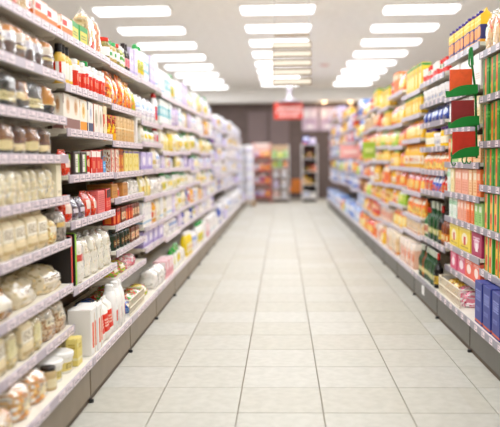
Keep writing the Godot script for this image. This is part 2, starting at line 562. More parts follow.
# ---------------------------------------------------------------- lamps
func ceiling_lights() -> void:
	var frame := st_new()
	for q in [[0.0, .2, 1.05, .03], [0.0, -.2, 1.05, .03], [.515, 0.0, .03, .37], [-.515, 0.0, .03, .37]]:
		box_in(frame, Vector3(q[0], -0.01, q[1]), Vector3(q[2], 0.03, q[3]))
	var fm := done(frame)
	var dm := box(Vector3(0, -0.035, 0), Vector3(0.99, 0.07, 0.36), 0.01)
	var cols := [[-2.05, "left", 22.0, 1.613], [-0.05, "middle", 21.3, 1.5], [1.94, "right", 21.5, 1.505]]
	for c in cols:
		for n in 15:
			var z: float = c[2] - c[3] * n
			var o := thing("ceiling_light", Vector3(c[0], CEIL - 0.006, -z))
			part("frame", fm, M.lampbody, o)
			part("diffuser", dm, M.lamp, o)
			var l := AreaLight3D.new()
			l.name = "glow"
			o.add_child(l)
			l.area_size = Vector2(0.98, 0.35)
			l.rotation.x = -PI / 2
			l.position.y = -0.08
			l.light_color = Color("f3f7ff")
			l.light_energy = LAMP_POWER
			l.area_range = 40.0
			l.area_attenuation = 2.0
			l.shadow_enabled = true
			tag(o, "bright rectangular ceiling light, %s from the back wall in the %s row" % [ORD[n], c[1]], "ceiling light", "ceiling lights in three rows")

const LAMP_POWER := 1.33

# ---------------------------------------------------------------- the room
func struct(called: String, c: Vector3, s: Vector3, m: Material) -> MeshInstance3D:
	var o := top(called, box(Vector3.ZERO, s, 0.004), m, c)
	o.set_meta("kind", "structure")
	return o

func room() -> void:
	struct("ceiling", Vector3(0, CEIL + 0.1, -10.5), Vector3(7.6, 0.2, 27.0), M.ceiling)
	struct("wall_left", Vector3(-3.7, CEIL / 2, -10.5), Vector3(0.2, CEIL, 27.0), M.wall)
	struct("wall_right", Vector3(3.7, CEIL / 2, -10.5), Vector3(0.2, CEIL, 27.0), M.wall)
	struct("wall_front", Vector3(0, CEIL / 2, 2.9), Vector3(7.2, CEIL, 0.2), M.wall)
	struct("wall_back", Vector3(0, CEIL / 2, -23.9), Vector3(7.2, CEIL, 0.2), speckle("665652", 0.08, 0.02, 0.7))
	struct("trim_1", Vector3(0, 3.105, -23.45), Vector3(7.2, 0.39, 0.7), M.wall)

func floor_tiles() -> void:
	var slab := struct("floor", Vector3(0, -0.104, -10.5), Vector3(7.6, 0.2, 27.0), M.grout)
	var w := TILE - 0.005
	var mesh := box(Vector3(0, 0.1 - 0.004 + 0.006, 0), Vector3(w, 0.012, w), 0.0015)
	var n := 0
	var rest := st_new()
	for j in range(-1, 50):
		for i in range(-6, 12):
			var x := -1.034 + TILE * (i + 0.5)
			var z := 3.985 + TILE * (j - 2 + 0.5)
			if j >= 0 and i >= 0 and i < 6:
				var t := part("tile", mesh, M.tiles[rng.randi() % 4], slab, Vector3(x, rng.randf_range(-0.0004, 0.0004), -z + 10.5))
				t.rotation.z = rng.randf_range(-0.0006, 0.0006)
				n += 1
			elif z > 19.5 and absf(x) < 3.5 or z < 3.2 and absf(x) < 1.5:
				box_in(rest, Vector3(x, 0.102, -z + 10.5), Vector3(w, 0.012, w), Rect2(0, 0, 1, 1), 0.0015)
	for j in range(-3, 9):
		for i in range(0, 6):
			box_in(rest, Vector3(-1.034 + TILE * (i + 0.5), 0.102, -(3.985 + TILE * (-3.5 - j)) + 10.5), Vector3(w, 0.012, w), Rect2(0, 0, 1, 1), 0.0015)
	part("tile_field", done(rest), M.tiles[0], slab).set_meta("kind", "stuff")

# ---------------------------------------------------------------- shelving
func shelving() -> void:
	SHELVES[-1] = [
		[.62, .415, .212, .03, -.165, -.375, -.595, -.80],
		[.62, .378, .16, -.068, -.298, -.625],
		[.61, .352, .125, -.072, -.232, -.4, -.56, -.73]]
	SHELVES[1] = [
		[.615, .355, .09, -.168, -.425, -.676],
		[.615, .355, .09, -.168, -.425, -.676],
		[.688, .43, .2, -.035, -.244, -.425, -.62, -.785],
		[.62, .445, .28, .083, -.1, -.267, -.667]]
	for b in range(3, BAYS):
		var j := rng.randf_range(-.02, .02)
		SHELVES[-1].append([.59, .34 + j, .11, -.1, -.28 + j, -.48, -.69] if b < 9 else [.53, .27 + j, .02, -.24, -.5])
	for b in range(4, BAYS):
		var j := rng.randf_range(-.02, .02)
		SHELVES[1].append([.64 if b % 2 else .6, .38 + j, .15, -.06, -.27 + j, -.5, -.72] if b < 10 else [.52, .28 + j, .04, -.22, -.5])
	for b in range(11, BAYS): SHELVES[1][b].push_front(.76 if b < 14 else .9)
	for s: int in [-1, 1]:
		for b in range(3 if s < 0 else 4, BAYS):
			for k in SHELVES[s][b].size(): SHELVES[s][b][k] += rng.randf_range(-.035, .035)
	design("tag", "f1e4e6", "t .1 .12 .6 .5 8d8092 2;t .2 .55 .9 .9 5f5566 1")
	var tagm := StandardMaterial3D.new()
	tagm.albedo_texture = ImageTexture.create_from_image(atlas.get_region(Rect2i((cells["tag"] % 16) * 128, (cells["tag"] / 16) * 128, 128, 128)))
	tagm.roughness = 0.45
	M.tagprint = tagm
	# the printed tags of the far rails
	for s: int in [-1, 1]:
		var im := Image.create(512, 32, false, Image.FORMAT_RGBA8)
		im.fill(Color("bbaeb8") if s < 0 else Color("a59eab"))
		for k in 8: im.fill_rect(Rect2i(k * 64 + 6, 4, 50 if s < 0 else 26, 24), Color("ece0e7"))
		var m := StandardMaterial3D.new()
		m.albedo_texture = ImageTexture.create_from_image(im)
		m.roughness = 0.35
		M["railprint_l" if s < 0 else "railprint_r"] = m
	var tagmesh := box(Vector3.ZERO, Vector3(0.095, 0.033, 0.0016), 0.0004)
	var tagmesh_r := box(Vector3.ZERO, Vector3(0.06, 0.034, 0.0016), 0.0004)
	for s: int in [-1, 1]:
		for b in range(-1, BAYS):
			var heights: Array = SHELVES[s][maxi(b, 0)]
			var zc := NEAR_BAY + b + 0.5
			var o := thing("shelving_unit", W(s, 0, 0, zc))
			tag(o, "cream metal shelving unit with price rails, %s" % (bay_words(s, b) if b >= 0 else ("left" if s < 0 else "right") + " bay beside the viewer"), "shelving unit", "shelving units along the aisle")
			var bx: float = BACK_X[s]
			var tall: float = EYE + float(heights[0]) + 0.03
			part("back_panel", box(Vector3(s * (bx + 0.01), tall / 2 + 0.03, 0), Vector3(0.02, tall - 0.06, 0.996)), M.back, o)
			part("upright", box(Vector3(s * (bx - 0.012), tall / 2 + 0.02, 0.485), Vector3(0.02, tall - 0.04, 0.024)), M.upright, o)
			for k in heights.size():
				var rel: float = heights[k]
				var y := EYE + rel
				var fx := shelf_front(s, rel)
				var depth := bx - 0.024 - fx - 0.008
				var sh := part("shelf", box(Vector3(0, -0.011, 0), Vector3(depth, 0.022, 0.992), 0.002), M.enamel, o, Vector3(s * (fx + 0.008 + depth / 2), y, 0))
				var rx := -s * (depth / 2 + 0.004)
				rail(sh, s, b, Vector3(rx, -0.0165, 0), tagmesh, tagmesh_r)
				if b < 8:
					for q: float in [-1.0, 1.0]:
						var br := plate(PackedVector2Array([Vector2(0, 0), Vector2(-s * depth * .9, 0), Vector2(-s * depth * .88, -.012), Vector2(0, -.06)]), 0.003)
						part("bracket", br, M.upright, sh, Vector3(s * depth / 2, -0.022, q * 0.491))
			var dx: float = DECK_X[s]
			var dd := bx - dx - 0.01
			var dk := part("deck", box(Vector3(0, -0.0125, 0), Vector3(dd, 0.025, 0.994), 0.002), M.deck, o, Vector3(s * (dx + 0.008 + dd / 2), DECK_Y, 0))
			rail(dk, s, b, Vector3(-s * (dd / 2 + 0.004), -0.0165, 0), tagmesh, tagmesh_r)
			var kx: float = KICK_X[s]
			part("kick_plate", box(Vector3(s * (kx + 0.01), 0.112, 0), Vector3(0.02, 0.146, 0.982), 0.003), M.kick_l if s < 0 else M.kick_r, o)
			part("skirting", box(Vector3(s * (kx + 0.024), 0.0155, 0), Vector3(0.02, 0.029, 0.992), 0.002), M.skirt, o)
			part("foot", box(Vector3(s * (kx + 0.006), 0.0105, 0.482), Vector3(0.03, 0.02, 0.022), 0.004), M.foot, o)

func rail(sh: Node3D, s: int, b: int, at: Vector3, tagmesh: Mesh, tagmesh_r: Mesh) -> void:
	var near := b < 4
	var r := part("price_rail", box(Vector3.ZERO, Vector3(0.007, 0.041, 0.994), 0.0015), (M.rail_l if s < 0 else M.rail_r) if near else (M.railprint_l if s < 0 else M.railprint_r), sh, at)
	if near and b >= 0:
		var pitch := 0.116 if s < 0 else 0.165
		var z := -0.44 + rng.randf_range(0, 0.03)
		while z < 0.45:
			if rng.randf() < (0.93 if s < 0 else 0.8):
				var t := part("price_tag", tagmesh if s < 0 else tagmesh_r, M.tagprint, sh, at + Vector3(-s * 0.0044, 0.0, z))
				t.rotation.y = -s * PI / 2
			z += pitch + rng.randf_range(-0.006, 0.006)

func define_products() -> void:
	# left, nearest bay
	pr("loaf_a", "bag", "bread_bag", "bread bag", .15, .23, .11, "brown loaf in clear bag", "a98f74", "b .2 .34 c98a30;b .34 .56 ece6d8;t .2 .38 .8 .54 8a6a50 3;b .56 1 4a2c1e;s 0 .56 1 1 6d4630 90 .06;s 0 .56 1 1 33201a 60 .05;b .64 .72 dccb94")
	pr("loaf_b", "bag", "bread_bag", "bread bag", .13, .24, .1, "tall bag with orange topped label", "9c8468", "b .22 .36 dc9430;b .36 .62 e9e6e2;t .2 .42 .8 .6 7c6a8a 3;b .62 1 3e241a;s 0 .62 1 1 5f3a28 90 .05")
	pr("dark_pouch", "bag", "bread_bag", "bread bag", .2, .185, .13, "dark loaf bag with cream band", "2b241f", "s 0 0 1 .6 554a3a 60 .07;s 0 0 1 .6 171310 60 .08;b .62 .86 e2d5a6;t .15 .68 .85 .8 7c6c40 2;b .86 1 14181b")
	pr("seed_pouch", "bag", "bread_bag", "bread bag", .16, .185, .12, "reddish brown loaf bag with dark base", "7d5436", "s 0 0 1 .6 4c2a1c 60 .08;b .5 .72 e0cfa0;b .72 1 161a1e;r .55 .2 1 .7 cf9440")
	pr("brown_pouch", "bag", "bread_bag", "bread bag", .165, .165, .12, "tan loaf bag with cream band", "8f6034", "s 0 0 1 .6 6d4222 70 .08;s 0 0 1 .6 b0824e 50 .06;b .62 .88 e6d8a8;d .3 .75 .08 c07a30;b .88 1 141c1e")
	pr("rye_pouch", "bag", "bread_bag", "bread bag", .15, .165, .12, "dark brown loaf bag with cream base", "5d3420", "s 0 0 1 .7 3e1f14 70 .08;s 0 0 1 .6 85552f 50 .05;b .7 .9 e3d2a6;b .9 1 232a2c")
	pr("white_bag", "bag", "noodle_bag", "noodle bag", .1, .185, .1, "clear bag of pale noodles", "efe3c0", "s 0 0 1 1 dccb98 60 .05;s 0 .1 1 1 f6f2e6 60 .07;t .25 .62 .75 .72 b9ad8c 2")
	pr("cream_block", "carton", "cream_carton", "carton", .09, .18, .08, "plain cream carton", "efe6cd", "t .2 .82 .8 .9 a89c7c 2")
	pr("flour", "sack", "flour_bag", "flour bag", .14, .19, .09, "cream paper flour bag", "ecdcb8", "s 0 0 1 1 e3d5b4 40 .09;r .2 .25 .8 .6 f3ecdc;t .28 .3 .72 .55 8d7a54 4;r .2 .8 .8 .9 c9b184", "eae0c8")
	pr("pasta_bag", "bag", "pasta_bag", "pasta bag", .13, .13, .1, "small bag of yellow pasta", "e8cf90", "s 0 0 1 1 c79a4a 60 .09;s 0 0 1 1 f2e4b8 60 .08;r .3 .4 .7 .6 f1ead8")
	pr("grey_bag", "bag", "pasta_bag", "pasta bag", .12, .18, .1, "greyish clear bag of dark pasta", "a39a90", "s 0 .4 1 1 5a5048 80 .08;s 0 0 1 .5 c9c2ba 50 .07;r .25 .45 .75 .6 e3c27a")
	pr("lying_a", "lying", "cereal_sack", "cereal sack", .33, .12, .24, "cream cereal sack lying flat", "e6d9bd", "s 0 0 1 1 d6c29a 70 .09;r .3 .3 .7 .6 f0e8d8;t .35 .35 .65 .55 7d6c58 3")
	pr("lying_b", "lying", "cereal_sack", "cereal sack", .22, .13, .24, "tan cereal sack lying flat", "b98f5c", "s 0 0 1 1 a37a4a 90 .08;r .2 .3 .6 .7 e9e2d2")
	pr("oat_bag", "bag", "oat_bag", "oat bag", .19, .19, .13, "clear bag of oats with label", "d6c2a4", "s 0 .4 1 1 b88a58 120 .06;s 0 .4 1 1 8f6238 60 .05;s 0 0 1 .4 e9e1d2 50 .08;r .35 .4 .7 .6 ece3c6;t .4 .44 .66 .57 5a4a3a 3")
	pr("meal_bag", "bag", "oat_bag", "oat bag", .16, .18, .12, "clear bag of yellowish meal", "d9cba6", "s 0 .3 1 1 cbb478 100 .07;r .3 .3 .75 .75 e9dfae;r 0 .8 .25 1 4c6a3c")
	pr("tub", "tub", "tub", "tub", .14, .1, .14, "white tub with pale yellow label", "f3efe4", "b .35 .85 e6d489;t .25 .42 .75 .75 8f7c34 3", "f7f4ee")
	pr("yellow_pack", "carton", "slim_carton", "carton", .08, .135, .06, "pale yellow carton", "e9d98a", "t .2 .2 .8 .4 b49a3a 2;b .7 .8 f1e8bc")
	pr("dark_lid_jar", "jar", "jar", "jar", .075, .1, .075, "cream jar with black lid", "cbb68c", "b .4 .85 e7dcb8", "2a2420")
	pr("bun_bag", "bag", "bread_bag", "bread bag", .2, .15, .17, "clear bag of golden buns", "d0a878", "s 0 .2 1 1 c98a48 60 .16;s 0 .2 1 1 e6b878 60 .14;s 0 0 1 1 f0e6d8 50 .1;r .3 .55 .65 .8 f1e1b0")
	# left, second bay
	pr("sauce", "bottle", "sauce_bottle", "bottle", .07, .2, .07, "yellow sauce bottle with black cap", "e6c264", "b .38 .85 f4f0e6;r .6 .38 .9 .85 8fc23a;r .08 .38 .2 .85 d94a30", "1d1a18")
	pr("red_jar", "jar", "sauce_jar", "jar", .072, .15, .072, "white jar with red label", "f2ece4", "b .3 .9 db4630;r .35 .45 .65 .7 ef8a70", "f6f3ee")
	pr("red_jar_g", "jar", "sauce_jar", "jar", .075, .165, .075, "red labelled jar with green lid", "f2ece4", "b .3 .9 d83c2a;r .35 .45 .65 .7 ef8a70", "2f9a52")
	pr("red_jar_y", "jar", "sauce_jar", "jar", .068, .155, .068, "red labelled jar with yellow lid", "f0e6d8", "b .35 .9 dc4a34;r .35 .5 .65 .7 f0a080", "e8c832")
	pr("tan_box", "carton", "biscuit_box", "carton", .15, .175, .06, "white carton with brown lower part", "f3eadd", "d .5 .32 .24 e6cfb4;d .5 .32 .15 c99f78;b .68 1 8f6c66")
	pr("orange_box", "carton", "biscuit_box", "carton", .13, .17, .06, "white carton with orange lower part", "f5eee0", "d .5 .35 .25 ecd9a8;d .5 .35 .13 d8a860;b .7 1 eca63c")
	pr("navy_box", "carton", "biscuit_box", "carton", .12, .165, .06, "white carton with navy lower part", "f2ede4", "d .5 .35 .25 d5d6dc;d .5 .35 .13 a8a9b4;b .7 1 3c4868")
	pr("narrow_box", "carton", "biscuit_box", "carton", .11, .168, .05, "white carton with oval picture", "f3ece0", "d .5 .5 .3 d8d0bc;d .5 .5 .18 b3a890;r 0 0 .06 1 b5622e")
	pr("specked_box", "carton", "biscuit_box", "carton", .09, .17, .05, "cream carton with red corner", "efe2c0", "s 0 0 1 1 d6b878 70 .07;r 0 .3 .3 .65 d8482e")
	pr("black_box", "carton", "tea_carton", "carton", .13, .12, .08, "black carton with white and lime label", "2c2522", "r .25 .1 .8 .9 f0ece2;r .62 .1 .8 .9 8fbf3c;t .3 .3 .58 .7 8c8478 4")
	pr("red_white", "carton", "tea_carton", "carton", .1, .13, .08, "red carton with white top", "f4ece2", "b .28 1 d8412f;r .3 .45 .7 .8 e88a70")
	pr("red_tin", "can", "tin", "can", .09, .12, .09, "red tin with white rim", "f0e6da", "b .15 .92 d5402d;d .5 .5 .18 f0c0a0")
	pr("blue_box", "carton", "tea_carton", "carton", .08, .1, .06, "sky blue carton", "56a8dc", "t .2 .5 .8 .8 d8eefa 2;b 0 .3 8a5a46")
	pr("patterned", "carton", "tea_carton", "carton", .1, .15, .06, "white carton with brown pattern", "f2e6d6", "s .1 .3 .9 1 c06a34 50 .08;r 0 0 .12 1 cf4530;s .2 .1 .9 .6 8a5838 20 .09")
	pr("brown_tea", "carton", "tea_carton", "carton", .085, .155, .05, "orange brown carton", "c86a26", "b .1 .25 7a3a1c;d .5 .55 .2 e8c048;b .85 1 e0a03a")
	pr("yellow_tea", "carton", "tea_carton", "carton", .13, .145, .05, "pale yellow carton with round emblem", "ecdc94", "d .5 .5 .32 d9c23c;d .5 .5 .2 efe2a0;b 0 .12 6a5a9a")
	pr("red_bag", "pouch", "lentil_bag", "lentil bag", .12, .14, .08, "red bag with white patch", "d9482e", "s 0 0 1 1 e8806a 40 .1;r .3 .35 .75 .7 f0dcd0;s 0 .7 1 1 a02818 30 .07")
	pr("dark_bag", "pouch", "lentil_bag", "lentil bag", .11, .12, .08, "dark grey shiny bag", "5f5660", "s 0 0 1 1 8d8490 40 .1;s 0 0 1 1 3a3238 40 .09;r .3 .5 .7 .7 d8d0da")
	pr("pink_box", "carton", "sugar_carton", "carton", .2, .13, .1, "pink carton with printed lines", "e88a86", "t .1 .15 .9 .9 c65a5a 8")
	pr("red_black", "carton", "sugar_carton", "carton", .075, .135, .08, "red carton with black corner", "dd4a3a", "r .3 0 1 .4 3c2a2a;t .2 .55 .8 .85 f0b0a0 3")
	pr("yellow_small", "carton", "sugar_carton", "carton", .08, .12, .08, "yellow and red carton", "e8cc3a", "b .55 .8 d6402c;d .5 .3 .15 f4e89a")
	pr("red_slim", "case", "slim_carton", "carton", .035, .26, .2, "slim red carton stood on end", "1e1816", "r .13 0 1 1 df3a26")
	pr("lime_slim", "case", "slim_carton", "carton", .035, .27, .2, "slim lime carton stood on end", "1e1816", "r .13 0 1 1 9ac83c")
	pr("rice", "bag", "rice_bag", "rice bag", .15, .245, .12, "clear bag of white rice", "f5f0e2", "s 0 0 1 1 e9e0c6 60 .05;t .3 .3 .7 .5 c9bc96 3")
	pr("rice_red", "bag", "rice_bag", "rice bag", .17, .25, .12, "white rice bag with red band", "f2ece0", "s 0 0 1 1 e6dcc8 50 .06;b .42 .56 d8442e;r .2 .6 .8 .8 faf6ec")
	pr("case_white", "case", "shipping_case", "carton", .11, .235, .12, "big white case with orange strip", "f5f2ec", "r .2 .3 .5 .85 e8713c;r .6 .12 .68 1 cdb48c;r .72 .3 .92 .85 e8713c")
	pr("case_cream", "carton", "shipping_case", "carton", .3, .12, .3, "low cream case", "efe6d2", "b .48 .52 c9b894")
	pr("sugar", "sack", "sugar_bag", "sugar bag", .1, .22, .09, "white paper bag with red label", "f4efe6", "r .12 .32 .88 .8 dd4a2c;t .25 .45 .75 .7 f6d8c8 3", "f4f0e8")
	pr("white_bottle", "flask", "detergent_bottle", "bottle", .105, .27, .09, "white bottle with red label", "f6f3ee", "r .45 .5 1 .78 dd4a34", "f7f5f0")
	pr("bean_bag", "bag", "bean_bag", "bean bag", .13, .24, .1, "clear bag of tan beans", "d8b98c", "s 0 .1 1 1 b08a58 160 .06;s 0 .1 1 1 ead8b4 120 .05;b .0 .12 3f9a4a;r .1 .75 .5 .95 d85a3a")
	pr("green_top_box", "carton", "soup_carton", "carton", .16, .1, .08, "green carton with yellow front", "3f9a4a", "r .1 .3 .9 .9 e8d25a;t .2 .5 .8 .8 3f7a3a 2")
	pr("white_red_box", "carton", "soup_carton", "carton", .18, .09, .08, "white and orange carton", "f2ece4", "b .6 1 e88a3a;r .1 .2 .5 .5 d84a34")
	pr("orange_tall", "bag", "bean_bag", "bean bag", .11, .23, .09, "bag of orange lentils", "e0a070", "s 0 0 1 1 c9542e 60 .07;s 0 0 1 1 f0cfa0 60 .06;b 0 .1 e8d250")
	# left, third bay
	pr("pickle", "jar", "pickle_jar", "jar", .09, .15, .09, "jar of green pickles with white lid", "8f9a52", "s 0 0 1 1 c9c890 50 .09;b .3 .75 f3efe6;r .2 .36 .8 .55 6fae5a", "f4f1ea")
	pr("pickle_r", "jar", "pickle_jar", "jar", .09, .15, .09, "jar of olives with red lid", "9a8a4c", "s 0 0 1 1 5c6a30 50 .09;b .3 .72 f4efe8", "d8503c")
	pr("pickle_g", "jar", "pickle_jar", "jar", .09, .145, .09, "jar of beans with green lid", "c9b078", "s 0 0 1 1 8a6a3a 50 .09;b .3 .7 f4f0e4;r .3 .4 .7 .6 58a060", "58b070")
	pr("soy", "bottle", "sauce_bottle", "bottle", .065, .2, .065, "dark brown sauce bottle", "2c1c18", "b .45 .8 e6a8a8;r .3 .5 .7 .75 d86a7c", "2a1a16")
	pr("snack_o", "pouch", "snack_bag", "snack bag", .16, .225, .09, "orange snack bag", "f0801e", "s 0 .55 1 1 e8b060 60 .12;s 0 .5 1 1 c94a1c 40 .09;d .5 .35 .2 f8d040;t .25 .25 .75 .45 d8301c 2")
	pr("snack_y", "pouch", "snack_bag", "snack bag", .15, .215, .09, "yellow orange snack bag", "f2a828", "s 0 .5 1 1 d8602a 50 .1;d .5 .35 .18 f6e070;t .25 .3 .75 .42 c93a20 2")
	pr("snack_g", "pouch", "snack_bag", "snack bag", .14, .17, .09, "lime and yellow snack bag", "bcc83a", "s 0 .5 1 1 e8943a 50 .1;r .2 .2 .8 .4 f4e470")
	pr("kraft", "roll", "oatcake_roll", "roll pack", .1, .17, .1, "tan roll pack of oatcakes", "dcbd8e", "s 0 0 1 1 c49a62 70 .06;b .45 .5 efdcb8")
	pr("kraft_red", "roll", "oatcake_roll", "roll pack", .09, .165, .09, "red and yellow roll pack", "d9502c", "s 0 0 1 1 e8c040 50 .14;b .7 1 ecb62e;s 0 0 1 .5 8a2a1c 30 .1")
	pr("white_tube", "carton", "slim_carton", "carton", .04, .19, .04, "slim white carton", "f4f1ee", "t .2 .3 .8 .7 d0c8cc 6")
	pr("tray_case", "carton", "shipping_case", "carton", .16, .09, .16, "brown cardboard display case", "c89458", "b 0 .16 b07c42;t .2 .5 .8 .8 9a6a34 2")
	pr("red_pack", "pouch", "sweet_bag", "sweet bag", .12, .1, .1, "red sweet bag with white print", "e0564a", "r .2 .2 .8 .5 f6e0da;s 0 .5 1 1 b83028 30 .1")
	pr("white_puff", "bag", "cotton_bag", "bag", .14, .13, .12, "puffy white bag", "f3f0ea", "s 0 0 1 1 e2dcd2 40 .1")
	pr("red_choc", "carton", "chocolate_box", "carton", .07, .1, .07, "red and orange small carton", "c23a22", "r .2 .4 .8 .9 ec8a3a;b 0 .18 5a2418")
	pr("brown_choc", "carton", "chocolate_box", "carton", .08, .1, .07, "brown and cream small carton", "6a3a26", "r .1 .3 .9 .8 e9cfa8;d .5 .55 .15 d8682e")
	pr("green_jar", "jar", "coffee_jar", "jar", .1, .13, .1, "dark green coffee jar", "28362a", "r .3 .4 .7 .8 6a4a34;t .35 .5 .65 .7 cdb98a 2", "1e2420")
	pr("veg_bag", "lying", "sweet_bag", "sweet bag", .16, .08, .16, "yellow green sweet bag", "e0c84a", "s 0 0 1 1 7cae3c 40 .14;s 0 0 1 1 e87a8a 30 .12;r .3 .3 .6 .6 f6f0d8")
	pr("pink_bag", "lying", "sweet_bag", "sweet bag", .15, .08, .15, "pink and white sweet bag", "e89aa8", "s 0 0 1 1 f4e6e2 50 .13;s 0 0 1 1 c64a5a 30 .1")
	pr("green_block", "carton", "spice_carton", "carton", .1, .11, .1, "dark green carton", "2d5a40", "t .2 .3 .8 .6 d8cfa8 3;b 0 .35 c84a3c")
	pr("blue_bag", "lying", "sweet_bag", "sweet bag", .19, .09, .16, "blue sweet bag", "3a64a8", "s 0 0 1 1 7fa8dc 40 .12;r .3 .3 .7 .6 f2e8d0")
	pr("red_lying", "lying", "sweet_bag", "sweet bag", .19, .085, .16, "red and green sweet bag", "d0402c", "s 0 0 1 1 4c9a4a 40 .14;s 0 0 1 1 f0c8b0 30 .1")
	# left, farther bays: pale household goods
	pr("lilac_box", "carton", "soap_carton", "carton", .12, .19, .07, "lilac and white carton", "d9cfe4", "r .15 .2 .85 .6 f4f1f6;d .5 .4 .14 9a86c4;b .85 1 b8a8d4")
	pr("white_box", "carton", "soap_carton", "carton", .12, .18, .07, "white carton with grey print", "f3f0ec", "t .2 .25 .8 .6 b8b0b8 4;b .8 .88 9cc0d8")
	pr("mint_box", "carton", "soap_carton", "carton", .1, .18, .07, "white and aqua carton", "eef2ee", "b .3 .7 8cc8d0;r .2 .38 .8 .6 f4f8f4")
	pr("cream_bottle", "flask", "lotion_bottle", "bottle", .09, .2, .06, "cream lotion bottle", "f0e9d6", "b .45 .85 f6f2e8;r .25 .5 .75 .75 d9c68a", "efe6cc")
	pr("white_lotion", "flask", "lotion_bottle", "bottle", .09, .21, .06, "white bottle with green cap", "f4f2ee", "r .15 .4 .85 .85 ecd94a;t .25 .5 .75 .75 6a8a4a 3", "3a9a52")
	pr("lilac_lotion", "flask", "lotion_bottle", "bottle", .09, .2, .06, "lilac lotion bottle", "d2c4e0", "r .2 .4 .8 .8 f3eef6;d .5 .6 .1 a06ab0", "f3f0f4")
	pr("yellow_bottle", "flask", "lotion_bottle", "bottle", .1, .2, .07, "yellow bottle with white cap", "ecd23c", "r .2 .4 .8 .85 f6efc0;d .5 .62 .12 e0702c", "f6f4ee")
	pr("pale_yellow", "pouch", "wipe_pack", "wipe pack", .14, .18, .08, "pale yellow pack", "eee2a4", "r .2 .2 .8 .5 f7f2dc;d .5 .65 .16 e0b83a")
	pr("white_pack", "pouch", "wipe_pack", "wipe pack", .15, .17, .09, "white pack with blue print", "f2f0f0", "r .2 .3 .8 .5 9fb4dc;t .2 .6 .8 .8 b0a8c0 2")
	pr("green_pack", "pouch", "wipe_pack", "wipe pack", .13, .17, .08, "white pack with green top", "f1f2ea", "b 0 .3 3f9a4c;d .5 .6 .18 ecd43c")
	pr("red_spray", "flask", "spray_bottle", "bottle", .09, .22, .06, "white bottle with red front", "f2eeec", "r .15 .35 .85 .85 dc3a3c;d .5 .55 .14 3a62b4", "d83a34")
	pr("blue_spray", "flask", "spray_bottle", "bottle", .09, .22, .06, "blue bottle with white front", "4a5cb0", "r .2 .45 .8 .85 eceaf4;d .5 .62 .12 e8c83a", "e8e6f0")
	pr("navy_pack", "pack", "nappy_pack", "nappy pack", .2, .2, .14, "navy blue nappy pack", "37408c", "d .5 .45 .25 d8d4ec;b .8 .9 b06ab0")
	pr("pink_pack", "carton", "soap_carton", "carton", .11, .12, .09, "pink carton with white corner", "e8b4ba", "r .5 0 1 .5 f6eeec;t .1 .6 .9 .9 c8747e 3")
	pr("orange_jug", "flask", "spray_bottle", "bottle", .12, .2, .09, "orange bottle with white cap", "eeb23a", "r .2 .4 .8 .8 f6ead0;d .5 .6 .14 d85a2c", "f4f0ea")
	pr("paper_pack", "pack", "toilet_roll_pack", "paper pack", .24, .24, .2, "white toilet roll pack with blue print", "f1eff2", "d .3 .3 .12 a4b8e4;d .7 .6 .12 c8d2ee;t .2 .8 .8 .92 8494c8 2")
	pr("paper_plain", "pack", "toilet_roll_pack", "paper pack", .24, .24, .2, "plain white toilet roll pack", "f4f2f0", "d .5 .5 .2 e4dff0;t .25 .85 .75 .93 b8b0cc 1")
	pr("paper_yellow", "pack", "toilet_roll_pack", "paper pack", .22, .22, .2, "white paper pack with yellow label", "f2f0ee", "r .2 .3 .8 .65 ecd044;t .3 .36 .7 .6 c87a2c 2")
	pr("tissue", "carton", "tissue_carton", "carton", .2, .11, .12, "lavender tissue carton", "c8bede", "d .5 .5 .25 f4eef6;b .8 1 a898c8")
	# right, nearest bay
	pr("wheat_box", "carton", "cereal_box", "carton", .115, .225, .06, "green cereal box with orange wheat strip", "37862f", "r .3 0 .62 1 e8a848;d .45 .12 .14 d8602a;d .47 .34 .14 e8842c;d .44 .56 .14 cf5624;d .46 .78 .14 e8862c;t .68 .2 .95 .4 8cc06a 2;r .0 .7 .26 .8 6fb858")
	pr("wheat_alt", "carton", "cereal_box", "carton", .105, .225, .06, "orange and green striped cereal box", "4a9440", "r .2 0 .72 1 ee9a38;d .45 .14 .17 d8541e;d .45 .42 .17 f4c860;d .45 .7 .17 d85a22;d .45 .93 .12 f0b040;r .72 0 .8 1 f2e4c0")
	pr("rye_tall", "bag", "crispbread_bag", "crispbread bag", .16, .24, .08, "green and beige crispbread bag", "dcc090", "r 0 0 .4 1 4f9444;s .4 0 1 1 b88a50 60 .08;s .4 .2 1 .6 e86a34 20 .08")
	pr("blue_case", "carton", "cracker_box", "carton", .215, .33, .15, "tall navy blue box", "3a4588", "t .15 .2 .85 .45 a8b0e0 5;t .15 .6 .7 .7 8c96cc 3;b .9 .95 e0783a")
	# right, second bay
	pr("juice", "gable", "juice_carton", "juice carton", .088, .205, .075, "yellow juice carton with navy band", "ecc02e", "b .48 .9 3c3468;d .5 .68 .16 e89a4a;t .2 .2 .8 .4 f6e48a 2;b .9 1 e8a83a", "4a3f8c")
	pr("white_sack", "carton", "pasta_carton", "carton", .14, .2, .08, "plain white carton", "f3f0ea", "t .2 .6 .8 .8 d0c6ba 3;r .88 0 .94 1 e3dcd0")
	pr("mint_tea", "carton", "rice_carton", "carton", .1, .17, .06, "mint and white carton", "e4ede2", "b .15 .35 a8cfae;t .2 .5 .8 .9 b8c0b4 4")
	pr("salmon_box", "carton", "rice_carton", "carton", .1, .17, .06, "salmon pink carton", "f0b49c", "r .2 .15 .8 .4 f8dccc;t .2 .5 .8 .9 d88c74 4")
	pr("peach_box", "carton", "rice_carton", "carton", .1, .17, .06, "peach and cream carton", "f4cfa4", "r .2 .15 .8 .4 faecd4;t .2 .5 .8 .9 e0a060 4;r .9 0 1 1 e08a4c")
	pr("cream_tea", "carton", "rice_carton", "carton", .1, .17, .06, "cream and yellow carton", "efe2b4", "r .2 .15 .8 .4 f7f0da;t .2 .5 .8 .9 cdb86a 4")
